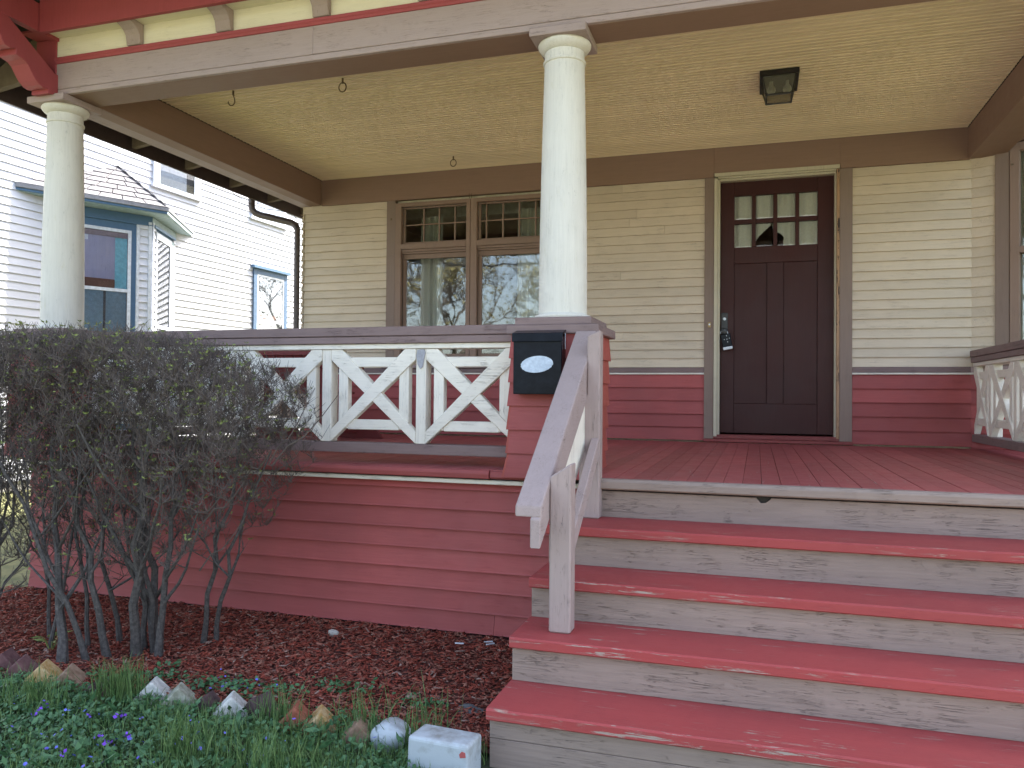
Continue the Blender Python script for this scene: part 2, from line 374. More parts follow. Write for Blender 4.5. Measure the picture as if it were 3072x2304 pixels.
MB().add([(-4.9, 7.0, 5.4), (8.4, 7.0, 5.4), (8.4, 17.4, 5.4), (-4.9, 17.4, 5.4), (.3, 12.2, 8.2), (3.2, 12.2, 8.2)], [(3, 2, 1, 0), (0, 1, 5, 4), (1, 2, 5), (2, 3, 4, 5), (3, 0, 4)]).build('unseen_main_roof', m_roof, house)  # unseen hip roof, kept low so sun reaches the ground in front
# belt course and frieze
for x0, x1 in [(-3.98, -3.475), (-1.718, -.437), (.744, 1.62)]:
    pass
MB().box(-4.405, -.437, W-.03, W+.02, .598, .642).build('belt_board', m_rx, house, .003)
MB().box(.744, 1.62, W-.03, W+.02, .598, .642).build('belt_board', m_rx, house, .003)
MB().box(-4.405, -.437, W-.024, W+.02, .582, .597).build('belt_bead', m_wx, house, .002)
MB().box(.744, 1.62, W-.024, W+.02, .582, .597).build('belt_bead', m_wx, house, .002)
MB().box(-4.2, -.36, W-.034, W+.02, ZF, ZC).build('frieze_board', m_bx, house, .002)
MB().box(-.36, .65, W-.034, W+.02, 2.316, ZC).build('frieze_board', m_bx, house, .002)
MB().box(.65, 1.60, W-.034, W+.02, ZF, ZC).build('frieze_board', m_bx, house, .002)
# door casing and jamb
MB().box(-.436, -.357, W-.028, W+.02, .03, ZF-.001).build('door_casing', m_bz, house, .002)
MB().box(.647, .744, W-.028, W+.02, .03, ZF-.001).build('door_casing', m_bz, house, .002)
fr = MB(); fr.box(-.356, -.328, W-.038, W+.05, .05, 2.272); fr.box(-.328, -.308, W-.02, W+.06, .05, 2.262)
fr.build('door_jamb', m_jamb, house, .002)
fr = MB(); fr.box(-.356, .646, W-.04, W+.05, 2.284, 2.315); fr.box(-.328, .62, W-.024, W+.06, 2.27, 2.284); fr.box(-.31, .62, W-.004, W+.06, 2.25, 2.27)
fr.build('door_head', m_jamb, house, .002)
MB().box(.624, .646, W-.032, W+.05, .05, 2.283).build('door_jamb', m_bare, house, .002, label='peeled bare wood door jamb on the hinge side')
MB().box(.610, .623, W-.012, W+.06, .05, 2.25).build('door_stop', m_jamb, house, .001)
MB().box(-.44, .75, W-.06, W+.1, 0.004, .03).build('threshold', m_thr, house, .004)
MB().box(-.357, .646, W-.03, W+.1, .031, .066).build('door_sill', m_thr, house, .004)
bell = MB().box(-.405, -.379, W-.04, W-.027, .985, 1.032).build('doorbell', m_brass, house, .003)
MB().tube([(-.392, W-.047, 1.012), (-.392, W-.04, 1.012)], .008, 12).build('button', m_lens, bell)
# door
DY = W+.06
def dz(z): return .389+(z-.389)*1.0086
def dx(x): return x*1.0086
door = MB().box(-.302, .614, DY+.03, DY+.036, .083, 1.60).build('door', m_door, house)
def dbox(name, x0, x1, z0, z1, mat=m_door, y0=DY, y1=DY+.045, bv=.002):
    return MB().box(dx(x0), dx(x1), y0, y1, dz(z0), dz(z1)).build(name, mat, door, bv)
dbox('stile', -.302, -.190, .083, 2.245); dbox('stile', .479, .609, .083, 2.245)
dbox('rail', -.189, .478, .083, .333); dbox('rail', -.189, .478, 1.533, 1.671); dbox('rail', -.189, .478, 2.116, 2.245)
dbox('stile', .079, .211, .334, 1.532)
dbox('panel', -.189, .078, .334, 1.532, y0=DY+.012, y1=DY+.03); dbox('panel', .212, .478, .334, 1.532, y0=DY+.012, y1=DY+.03)
PX = [(-.189, -.046), (-.014, .127), (.159, .303), (.334, .478)]
for a, b_ in [(-.046, -.014), (.127, .159), (.303, .334)]: dbox('muntin', a, b_, 1.672, 2.115, y0=DY+.004)
for a, b_ in PX: dbox('muntin', a, b_, 1.874, 1.912, y0=DY+.006)
for a, b_ in PX:
    for z0, z1 in ((1.672, 1.874), (1.912, 2.115)):
        x0, x1, y, e = dx(a), dx(b_), DY+.02, .012
        m = MB(); z0, z1 = dz(z0), dz(z1)
        m.add([(x0, y, z0), (x1, y, z0), (x1, y, z1), (x0, y, z1), (x0+e, y-.003, z0+e), (x1-e, y-.003, z0+e), (x1-e, y-.003, z1-e), (x0+e, y-.003, z1-e)],
              [(4, 5, 6, 7), (0, 1, 5, 4), (1, 2, 6, 5), (2, 3, 7, 6), (3, 0, 4, 7)])
        m.build('pane', m_gdoor, door)
def inpoly(x, z, P):
    c = False; j = len(P)-1
    for i in range(len(P)):
        if (P[i][1] > z) != (P[j][1] > z) and x < (P[j][0]-P[i][0])*(z-P[i][1])/(P[j][1]-P[i][1])+P[i][0]: c = not c
        j = i
    return c
def curtain(name, mat, x0, x1, z0, z1, y, folds, amp, parent, hole=None, nx=90, nz=30, fn=None):
    V = []; F = []
    for j in range(nz+1):
        for i in range(nx+1):
            t = i/nx; x = x0+(x1-x0)*t; z = z0+(z1-z0)*j/nz
            yy = y+amp*(sin(t*folds*2*pi)+.5*sin(t*folds*4.7+1.3)+.25*sin(t*folds*9.1))
            V.append(fn(x, yy-y, z) if fn else (x, yy, z))
    for j in range(nz):
        for i in range(nx):
            xc = x0+(x1-x0)*(i+.5)/nx; zc = z0+(z1-z0)*(j+.5)/nz
            if hole and inpoly(xc, zc, hole): continue
            a = j*(nx+1)+i; F.append((a, a+1, a+nx+2, a+nx+1))
    return fastmesh(name, V, F, mat, parent, smooth=True)
hole = [(-.02, 1.64), (-.02, 1.735), (.03, 1.80), (.045, 1.815), (.09, 1.85), (.117, 1.885), (.135, 1.80), (.175, 1.80), (.195, 1.79), (.215, 1.765), (.21, 1.69), (.19, 1.64)]
curtain('door_curtain', m_cloth, -.2, .5, 1.64, 2.15, DY+.05, 9, .007, door, hole, 160, 110)
# lock side
MB().box(-.297, -.243, DY-.006, DY-.0005, .965, 1.118).build('lock_plate', m_steel, door, .002)
MB().tube([(-.270, DY-.012, 1.065), (-.270, DY-.006, 1.065)], .013, 16).build('keyhole_ring', m_lens, door)
kn = MB().tube([(-.272, DY-.07, .955), (-.272, DY-.065, .955), (-.272, DY-.045, .955), (-.272, DY-.035, .955), (-.272, DY-.002, .955)], [.012, .026, .03, .014, .012], 16).build('doorknob', m_steel, door, smooth=True)
lb = thing('lockbox', (-.25, DY-.07, .79), 'black key lockbox with pale bottom hanging from the front door knob', 'lockbox')
MB().tube([(-.272-.03*cos(t), DY-.055, .935+.035*sin(t)) for t in [pi*i/10 for i in range(11)]], .0045, 8).build('shackle', m_lens, lb)
def rot2(poly, a, c): return [(c[0]+(p[0]-c[0])*cos(a)-(p[1]-c[1])*sin(a), c[1]+(p[0]-c[0])*sin(a)+(p[1]-c[1])*cos(a)) for p in poly]
cc = (-.25, .87)
MB().prism(rot2([(-.289, .82), (-.211, .82), (-.209, .93), (-.291, .93)], R(10), cc), lambda a, b_, t: (a, t, b_), DY-.09, DY-.045).build('body', m_black, lb, .004)
MB().prism(rot2([(-.289, .795), (-.211, .795), (-.211, .819), (-.289, .819)], R(10), cc), lambda a, b_, t: (a, t, b_), DY-.088, DY-.05).build('base', m_lens, lb, .003)
for i, (a, b_) in enumerate([(-.25, .912), (-.268, .88), (-.246, .884), (-.226, .892), (-.24, .86)]):
    MB().tube([(a, DY-.094, b_), (a, DY-.09, b_)], .0035, 8).build('button', m_lens, lb)

# big window (casing, two lights with transoms), partly behind the middle column
def bx(name, x0, x1, z0, z1, y0, y1, mat, par, bv=.002): return MB().box(x0, x1, y0, y1, z0, z1).build(name, mat, par, bv)
m_wf = paint('tan_window_frame_paint', (.27, .185, .14), (.12, .09, .07), .3, 'z', .6, .2, .04)
win = bx('window', -3.472, -3.38, .645, ZF-.001, W-.03, W+.03, m_bz, house)
win['label'] = 'wide tan framed porch window of two lights under small-paned transoms'
bx('casing', -1.80, -1.72, .645, ZF-.001, W-.03, W+.03, m_bz, win)
bx('sill', -3.50, -1.70, .643, .672, W-.06, W-.031, m_tx, win)
for sx, (x0, x1) in enumerate([(-3.377, -2.598), (-2.594, -1.803)]):
    bx('frame', x0, x0+.062, .70, 2.25, W-.036, W+.01, m_wf, win); bx('frame', x1-.04, x1, .70, 2.25, W-.036, W+.01, m_wf, win)
    bx('frame', x0+.0625, x1-.0405, 2.213, 2.25, W-.035, W+.01, m_wf, win); bx('frame', x0+.0625, x1-.0405, 1.797, 1.848, W-.037, W+.01, m_wf, win)
    bx('frame', x0+.0625, x1-.0405, .673, .73, W-.035, W+.01, m_wf, win)
    a, b_ = x0+.063, x1-.041
    for k, (za, zb, yy) in enumerate([(1.775, 1.796, W-.02), (1.755, 1.774, W-.005), (1.708, 1.754, W+.015)]): bx('head_moulding', a, b_, za, zb, yy, W+.04, m_wf, win)
    # transom sash
    bx('sash', a, b_, 1.849, 1.872, W+.012, W+.05, m_wf, win); bx('sash', a, b_, 2.2, 2.212, W+.012, W+.05, m_wf, win)
    bx('sash', a, a+.022, 1.873, 2.199, W+.012, W+.05, m_wf, win)
    mx = [-3.119, -2.957, -2.794] if sx == 0 else [-2.474, -2.31, -2.149, -1.99]
    for q in mx: bx('muntin', q+.012, q+.026, 1.873, 2.199, W+.02, W+.045, m_wf, win)
    bx('muntin', a+.022, b_, 2.036, 2.048, W+.022, W+.043, m_wf, win)
    cols = [a+.022]+[q+.019 for q in mx]+[b_]
    for c0, c1 in zip(cols[:-1], cols[1:]):
        for za, zb in ((1.873, 2.036), (2.048, 2.199)):
            MB().box(c0, c1, W+.03, W+.033, za, zb).build('pane', m_glass2, win)
    # lower sash
    bx('sash', a, a+.035, .731, 1.707, W+.018, W+.05, m_wf, win); bx('sash', a+.0355, b_, .731, .78, W+.018, W+.05, m_wf, win)
    MB().box(a+.036, b_, W+.03, W+.033, .781, 1.707).build('pane', m_glass, win)
def curt(x0, x1, z0, z1, y, folds, amp): curtain('curtain', m_cloth, x0, x1, z0, z1, y, folds, amp, win, nx=60, nz=3)
curt(-3.22, -2.98, .7, 2.16, W+.22, 4, .02); curt(-2.20, -1.84, .7, 2.18, W+.2, 5, .02)
for q in (-2.607, -2.585): MB().tube([(q, W-.036, 2.255), (q, W-.05, 2.27), (q+.004, W-.045, 2.295)], .004, 5).build('latch', m_rust, win)
bx('latch_plate', -3.43, -3.415, 2.09, 2.11, W-.036, W-.031, m_rust, win)
# the room behind
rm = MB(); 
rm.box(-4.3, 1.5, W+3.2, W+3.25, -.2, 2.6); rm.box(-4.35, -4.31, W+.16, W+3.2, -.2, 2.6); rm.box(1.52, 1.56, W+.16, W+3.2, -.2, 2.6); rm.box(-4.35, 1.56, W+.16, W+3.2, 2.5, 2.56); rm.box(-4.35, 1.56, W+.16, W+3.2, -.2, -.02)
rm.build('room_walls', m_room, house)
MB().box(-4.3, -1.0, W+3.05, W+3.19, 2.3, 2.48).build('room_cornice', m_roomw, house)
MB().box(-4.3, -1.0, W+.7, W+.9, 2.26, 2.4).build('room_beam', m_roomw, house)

# angled bay wall at the right end of the porch
BA = R(28); bd = Vector((cos(BA), -sin(BA), 0)); bn = Vector((-sin(BA), -cos(BA), 0)); B0 = Vector((1.612, W, 0))
def bpt(s, n, z): p = B0+bd*s+bn*n; return (p.x, p.y, z)
def bprism(poly, s0, s1): return MB().prism(poly, lambda a, b_, t: bpt(t, a, b_), s0, s1)
def bbox(name, s0, s1, n0, n1, z0, z1, mat, par, bv=.002): return bprism([(n0, z0), (n1, z0), (n1, z1), (n0, z1)], s0, s1).build(name, mat, par, bv)
z = .644
while z < ZF+.25:
    bprism([(.016, z), (.014, z+.006), (.003, z+.09), (-.03, z+.09), (-.03, z)], 0, .172).build('clapboard', m_cx, house); z += .0782
z = -.9
while z < .57:
    bprism([(.016, z), (.014, z+.006), (.003, z+.125), (-.03, z+.125), (-.03, z)], 0, 1.3).build('red_clapboard', m_redx, house); z += .1136
bbox('belt_board', 0, 1.3, -.02, .03, .598, .642, m_tx, house); bbox('belt_bead', 0, 1.3, -.02, .024, .582, .597, m_wx, house)
bbox('wall', 0, 1.4, -.2, -.12, -.9, 2.9, m_upper, house); bbox('bay_frieze', .0, 1.3, -.03, .034, ZF+.07, 2.7, m_bx, house)
MB().prism([(1.66, 7.30), (1.66, 7.09), bpt(1.4, -.205, 0)[:2], (3.2, 7.3)], lambda a, b_, t: (a, b_, t), -.9, 2.9).build('bay_leak_block', m_room, house)  # solid block added behind the bay to stop sunlight leaking in
MB().box(1.56, 1.655, W+.0315, W+.4, -.9, 2.9).build('wall', m_upper, house)  # added behind the corner joint against the same sunlight leak
bwin = bbox('bay_window', .173, .268, -.03, .028, .643, ZF+.069, m_bz, house)
bbox('frame', .272, .335, -.03, .034, .68, ZF+.06, m_wf, bwin); bbox('frame', .335, 1.0, -.03, .034, ZF+.0, ZF+.06, m_wf, bwin); bbox('frame', .335, 1.0, -.03, .034, 1.50, 1.55, m_wf, bwin)
bbox('pane', .335, 1.0, -.02, -.017, .7, 1.5, m_glass, bwin, 0); bbox('pane', .335, 1.0, -.02, -.017, 1.55, ZF, m_glass, bwin, 0)
bbox('frame', 1.0, 1.07, -.03, .034, .68, ZF+.06, m_wf, bwin)
for q in (.62, 2.18):
    MB().box(*[v for v in (1.612+bd.x*.262, 1.612+bd.x*.28)], W+bd.y*.27-.045, W+bd.y*.27-.02, q-.006, q+.006).build('latch', m_rust, bwin)

# ------------------------------------------------------------------ porch
porch = thing('porch', (-1.4, 5.3, GZ), 'deep covered front porch with cream beadboard ceiling and red plank floor', 'porch')
# floor boards
x = -4.46; i = 0
while x < 2.1:
    y0 = 3.865 if x < -1.1 else 3.69
    if -1.1 <= x < -.8: y0 = 3.80
    MB().box(x+.0008, x+.0822, y0+random.uniform(0, .004), W-.035, -.028, random.uniform(-.0015, .001)).build('floor_board', m_redf, porch, .0012)
    x += .083; i += 1
# nosings
MB().prism([(3.864, -.001), (3.842, -.004), (3.835, -.02), (3.84, -.046), (3.864, -.05)], lambda a, b_, t: (t, a, b_), -4.5, -1.32).build('edge_moulding', m_redx, porch, .003)
MB().prism([(3.864, -.006), (3.848, -.01), (3.842, -.04), (3.864, -.05)], lambda a, b_, t: (t, a, b_), -1.318, -.93).build('edge_moulding', m_redx, porch, .004, label='splintered rotten end of the red porch edge moulding')
MB().prism([(3.689, 0), (3.662, -.003), (3.652, -.015), (3.653, -.045), (3.662, -.052), (3.689, -.052)], lambda a, b_, t: (t, a, b_), -.80, 1.6).build('floor_nosing', m_riser, porch, .002)
MB().box(-4.47, -.8, 3.87, 3.905, -.078, -.056).build('cream_strip', m_wx, porch, .003)
# skirt boards
z = GZ-.02; k = 0
zs = [-.868+.1076*i for i in range(8)]
for k, z in enumerate(zs):
    top = min(z+.1076, -.078)
    cuts = [-4.47, -.80] if k % 3 else ([-4.47, -2.9, -.80] if k else [-4.47, -1.31, -.80])
    for a, b_ in zip(cuts[:-1], cuts[1:]):
        MB().prism([(3.905, z), (3.909, z+.008), (3.928, top+.01), (3.94, top+.01), (3.94, z)], lambda p, q, t: (t, p, q+.001*sin(t*1.3+k)), a+.001, b_-.001).build('skirt_board', m_redx, porch)
MB().box(-4.47, -.8, 3.941, 3.98, GZ-.05, -.03).build('skirt_backing', m_dark, porch)
MB().box(-4.47, -4.43, 3.98, 6.98, GZ-.05, -.03).build('skirt_board', m_redx, porch)
# the big front beam
BY0, BY1 = 3.889, 4.137; ZB = 2.479
MB().box(-4.283, -2.418, BY0, BY0+.03, ZF+.035, ZB).build('beam_face', m_tx, porch, .002)
MB().box(-2.417, 2.1, BY0-.001, BY0+.03, ZF+.035, ZB).build('beam_face', m_tx, porch, .002)
MB().box(-4.283, 2.1, BY0+.002, BY0+.03, ZF, ZF+.034).build('beam_face', m_tx, porch, .003)
MB().box(-4.20, 2.1, BY0+.031, BY1, ZF+.001, ZF+.03).build('beam_soffit', m_bx, porch, .002)
MB().box(-4.20, 2.1, BY1-.02, BY1, ZF+.031, ZC).build('beam_face', m_bx, porch)
MB().prism([(BY0-.006, ZB), (BY0-.012, ZB+.012), (BY0-.020, ZB+.02), (BY0-.022, ZB+.033), (BY0+.02, ZB+.033), (BY0+.02, ZB)], lambda a, b_, t: (t, a, b_), -4.283, 2.1).build('red_moulding', m_redv, porch, .0015)
MB().box(-4.283, 2.1, BY0+.004, BY0+.04, ZB+.034, 2.66).build('frieze_board', m_frz, porch)
MB().box(-4.283, 2.1, 3.775, BY0+.003, 2.645, 2.66).build('soffit_board', m_frz, porch)
MB().box(-4.2675, 2.1, 3.742, 3.774, 2.618, 2.83).build('fascia_board', m_redv, porch, .003)
MB().box(-4.45, -4.285, 3.775, BY0+.1, 2.645, 2.66).build('soffit_board', m_redv, porch)
MB().box(-4.32, -4.2685, 3.742, 3.90, 2.625, 2.80).build('lookout_end', m_redv, porch)
# modillion blocks under the eave
pf = [(0, .0), (.03, .0), (.034, .03), (.04, .06), (.058, .085), (.085, .102), (.105, .108), (.112, .112), (.112, .135), (0, .135)]
for k, xm in enumerate([-3.655, -3.005, -2.355, -1.705, -1.055, -.405, .245, .9, 1.55]):
    MB().prism([(BY0+.003-p, 2.516+q*.95) for p, q in pf], lambda a, b_, t: (xm+t, a, b_), -.052, .052).build('modillion', m_tz, porch, .003)
# side beams
def ybeam(x0, x1, xin, xo):
    MB().box(x0, x1, BY1-.1, W-.0345, ZF, ZC-.002).build('side_beam', m_by, porch, .003)
ybeam(-4.33, -4.20, 0, 0)
MB().box(-4.455, -4.332, BY0+.06, W+.1, ZF+.004, ZF+.05).build('side_beam_soffit', m_ty, porch, .003)
MB().box(-4.455, -4.42, BY0+.06, W+.1, ZF+.051, ZC).build('side_beam_face', m_by, porch)
ybeam(1.583, 1.83, 0, 0)
# ceiling boards
y = 4.14
while y < W-.04:
    p = .0455; y1 = min(y+p, W-.036)
    jx = [-4.198, 1.581]
    if random.random() < .5: jx = [-4.198, random.uniform(-3, 1), 1.581]
    dzv = random.uniform(-.001, .001)
    for a, b_ in zip(jx[:-1], jx[1:]):
        MB().prism([(y+.0005, ZC+.012), (y+.0005, ZC+.003+dzv), (y1-.017, ZC+.003+dzv), (y1-.015, ZC+.006), (y1-.013, ZC+.006), (y1-.0105, ZC-.001), (y1-.004, ZC-.002), (y1-.0015, ZC+.006), (y1-.0005, ZC+.007), (y1-.0005, ZC+.012)],
               lambda p_, q, t: (t, p_, q), a+.0005, b_-.0005).build('ceiling_board', m_ceil, porch)
    y += p
MB().box(-4.5, 2.1, 4.0, W+.1, ZC+.0125, ZC+.02).build('ceiling_backing', m_dark, porch)
# roof
roof = MB().prism([(2.95, 2.86), (2.95, 2.92), (7.6, 4.1), (7.6, 4.02)], lambda a, b_, t: (t, a, b_), -4.98, 2.3).build('porch_roof', m_roof, porch)
MB().box(-4.95, 2.3, 2.93, 3.74, 2.838, 2.85).build('eave_soffit', m_raft, porch)
MB().box(-4.95, 2.3, 2.90, 2.94, 2.76, 2.9).build('eave_fascia', m_redv, porch)
MB().prism([(-4.96, 2.47), (-4.96, 2.5), (-4.3, 2.85), (-4.3, 2.82)], lambda a, b_, t: (a, t, b_), 2.95, 8.2).build('side_roof', m_dark, porch)
MB().prism([(-4.905, 2.352), (-4.885, 2.352), (-4.885, 2.5), (-4.96, 2.5), (-4.96, 2.43), (-4.905, 2.41)], lambda a, b_, t: (a, t, b_), 2.95, 8.0).build('gutter', m_spout, porch, .003)
for k in range(9):
    yy = 3.3+k*.62
    MB().prism([(-4.455, 2.44), (-4.455, 2.52), (-4.455, 2.72), (-4.884, 2.49), (-4.884, 2.38)], lambda a, b_, t: (a, t, b_), yy, yy+.045).build('rafter', m_raft, porch, .002)
# red lookout board over the bracket
MB().box(-4.32, -4.268, 3.0, 3.741, 2.625, 2.80).build('lookout_beam', m_redv, porch, .003)
MB().box(-4.45, -4.284, BY0-.004, BY0+.09, ZF-.002, 2.64).build('corner_board', m_redv, porch, .003)
# bracket (profile in y-z)
bo = [(3.888, 2.278), (3.888, 2.408), (3.865, 2.406), (3.637, 2.556), (3.534, 2.624), (3.02, 2.624), (3.02, 2.585), (3.10, 2.575), (3.16, 2.55), (3.21, 2.52), (3.25, 2.505), (3.30, 2.50), (3.33, 2.525), (3.40, 2.53), (3.45, 2.515),
      (3.482, 2.498), (3.495, 2.468), (3.517, 2.445), (3.55, 2.44), (3.588, 2.453), (3.589, 2.418), (3.64, 2.408), (3.668, 2.392), (3.69, 2.36), (3.708, 2.335), (3.73, 2.312), (3.755, 2.295), (3.785, 2.287), (3.815, 2.294), (3.816, 2.266)]
tag(MB().prism(bo, lambda a, b_, t: (t, a, b_), -4.405, -4.268).build('eave_bracket', m_redv, None, .002),
    'red scroll-cut wooden eave bracket above the left corner column', 'bracket')

# columns
def column(cx, cy, label):
    t = thing('porch_column', (cx, cy, .787), label, 'column', 'round porch columns')
    prof = []
    for i in range(15):
        q = i/14; prof.append((.127-.021*q**1.6, .80+(2.125-.80)*q))
    prof += [(.105, 2.128), (.112, 2.132), (.113, 2.142), (.105, 2.147), (.104, 2.195)]
    MB().lathe(prof, cx, cy, 64).build('shaft', m_col, t, smooth=True)
    MB().lathe([(.125, .785), (.146, .787), (.15, .796), (.146, .806), (.132, .809), (.127, .815)], cx, cy, 64).build('base_ring', m_col, t, smooth=True)
    MB().lathe([(.103, 2.19), (.112, 2.196), (.126, 2.205), (.137, 2.22), (.140, 2.231), (.136, 2.2385)], cx, cy, 64).build('capital', m_col, t, smooth=True)
    MB().box(cx-.152, cx+.146, 3.858, 4.165, 2.239, 2.281).build('abacus', m_tx, t, .003)
    return t
c1 = column(-.977, 4.015, 'cream round porch column standing on the pier with the black mailbox')
c2 = dup(c1, (-3.363, 0, 0), 'weathered cream round column at the left corner of the porch')
c3 = dup(c1, (2.70, 0, 0), 'cream round porch column right of the steps')

# piers with red lapped boards
def pier(x0, x1, y0, y1, label, zb=-.03, lean=.022):
    t = thing('pier', ((x0+x1)/2, (y0+y1)/2, zb), label, 'pier', 'red boarded porch piers')
    n = 6; h = (.699-zb)/n
    for k in range(n):
        z = zb+k*h; e = .012; s = -lean*(1-k/n)
        fl = .012 if k == 0 else 0
        lo = [(x0-e-fl+s, y0-e-fl), (x1+e*.4+s, y0-e-fl), (x1+e*.4+s, y1+e), (x0-e+s, y1+e)]
        hi = [(x0+s, y0), (x1-.004+s, y0), (x1-.004+s, y1), (x0+s, y1)]
        # four boards round the pier, each a thin slab
        for a, b_ in ((0, 1), (1, 2), (2, 3), (3, 0)):
            la, lb_, ha, hb = Vector((*lo[a], z)), Vector((*lo[b_], z)), Vector((*hi[a], z+h+.004)), Vector((*hi[b_], z+h+.004))
            nrm = (lb_-la).cross(Vector((0, 0, 1))).normalized(); ins = -nrm*.012
            jag = random.uniform(-.003, .003)
            la.z += jag; lb_.z -= jag
            MB().add([la, lb_, hb, ha, la+ins, lb_+ins, hb+ins, ha+ins], [(0, 1, 2, 3), (7, 6, 5, 4), (0, 4, 5, 1), (1, 5, 6, 2), (2, 6, 7, 3), (3, 7, 4, 0)]).build('lap_board', m_redx if a % 2 == 0 else m_redy, t)
    MB().box(x0+.02, x1-.05, y0+.03, y1-.04, zb+.01, .70).build('core', m_dark, t)
    MB().box(x0-.025, x1+.022, y0-.024, y0+.075, .700, .746).build('cap_slab', m_rx, t, .004)
    MB().box(x1-.068, x1+.022, y0+.076, y1+.03, .700, .746).build('cap_slab', m_ry, t, .004)
    MB().box(x0-.02, x1-.069, y0+.076, y1+.03, .701, .744).build('cap_slab', m_ry, t, .004)
    MB().box(x0+.01, x1-.022, y0+.005, y1+.0, .7465, .787).build('cap_pad', m_rx, t, .004)
    return t
m_redy = paint('red_pier_paint', (.34, .075, .055), (.16, .06, .05), .25, 'y', .6, .3, .08, dirt=.2)
pier(-1.20, -.768, 3.845, 4.27, 'red boarded pier carrying the black mailbox beside the steps')
pier(-4.57, -4.13, 3.845, 4.27, 'red boarded pier under the left corner column behind the shrub')
pier(1.50, 1.94, 3.845, 4.27, 'red boarded pier right of the steps')

# balustrades: P(s, d, z) maps run, depth and height to the world
def balustrade(label, P, s0, s1, posts, axis, mats, name='balustrade', first_open=True):
    c = P((s0+s1)/2, .03, 0); t = thing(name, (c[0], c[1], .02), label, 'balustrade', 'porch balustrades')
    mR, mW, mWx = mats
    def pb(nm, a, b_, d0, d1, z0, z1, mat, bv=.003): return MB().prism([(a, z0), (b_, z0), (b_, z1), (a, z1)], lambda p, q, t_: P(p, t_, q), d0, d1).build(nm, mat, t, bv)
    pb('top_rail', s0, s1, -.035, .115, .714, .765, mR); pb('top_rail', s0, s1, -.028, .108, .672, .712, mR)
    pb('rail_moulding', s0, s1, -.012, .09, .642, .671, mWx); pb('bottom_rail', s0, s1, -.02, .095, .056, .113, mR)
    w_ = .030
    for px in posts: pb('baluster', px-w_, px+w_, -.002, .075, .114, .641, mW)
    bays = list(zip([s0-.0]+list(posts), list(posts)+[s1]))
    for a, b_ in bays:
        if b_-a < .2: continue
        A = a+w_ if a in posts else a; B = b_-w_ if b_ in posts else b_
        iA, iB = a+.045+.03, b_-.045-.03
        # inner frame
        if a not in posts: iA = a+.045
        if b_ not in posts: iB = b_-.045
        pb('frame_bar', iA, iA+.06, .002, .05, .19, .595, mW); pb('frame_bar', iB-.06, iB, .002, .05, .19, .595, mW)
        pb('frame_bar', iA+.061, iB-.061, .003, .05, .541, .596, mWx); pb('frame_bar', iA+.061, iB-.061, .003, .05, .186, .243, mWx)
        # crossing diagonals, cut to the post and rails
        for dirn, d0 in ((1, -.008), (-1, -.005)):
            lo = (A, .114) if dirn == 1 else (B, .114); hi = (B, .641) if dirn == 1 else (A, .641)
            q = .068 * dirn; hz = .067
            poly = [lo, (lo[0], lo[1]+hz), (hi[0]-q, hi[1]), hi, (hi[0], hi[1]-hz*.9)]
            MB().prism(poly, lambda p, q_, t_: P(p, t_, q_), d0, .045+d0).build('brace', mWx, t, .003)
    return t
m_diag = m_wx
tA = balustrade('long cream X-braced balustrade with taupe rail left of the mailbox', lambda s, d, z: (s, 4.0+d, z), -4.12, -1.215, [-3.546, -2.957, -2.367, -1.777], 'x', (m_rx, m_wz, m_wx))
MB().prism([(-1.797, .635), (-1.803, .60), (-1.795, .555), (-1.78, .53), (-1.765, .54), (-1.758, .58), (-1.75, .62), (-1.757, .638)], lambda a, b_, t: (a, t, b_), 3.9905, 3.9975).build('silver_patch', plain('silver_tape', (.33, .33, .36), .5, .3, sc=60), tA)
balustrade('cream X-braced balustrade closing the left side of the porch', lambda s, d, z: (-4.36+d, s, z), 4.28, 6.95, [4.8, 5.39, 5.98, 6.57], 'y', (m_ry, m_wz, m_wx))
m_wyy = paint('white_paint_y', WHT, (.4, .37, .3), .3, 'y', .6, .8, .03, dirt=.15, cracks=.7)
balustrade('cream X-braced balustrade on the right side against the bay wall', lambda s, d, z: (1.625+d, s, z), 4.28, 6.925, [4.74, 5.33, 5.92, 6.51], 'y', (m_ry, m_wz, m_wyy))

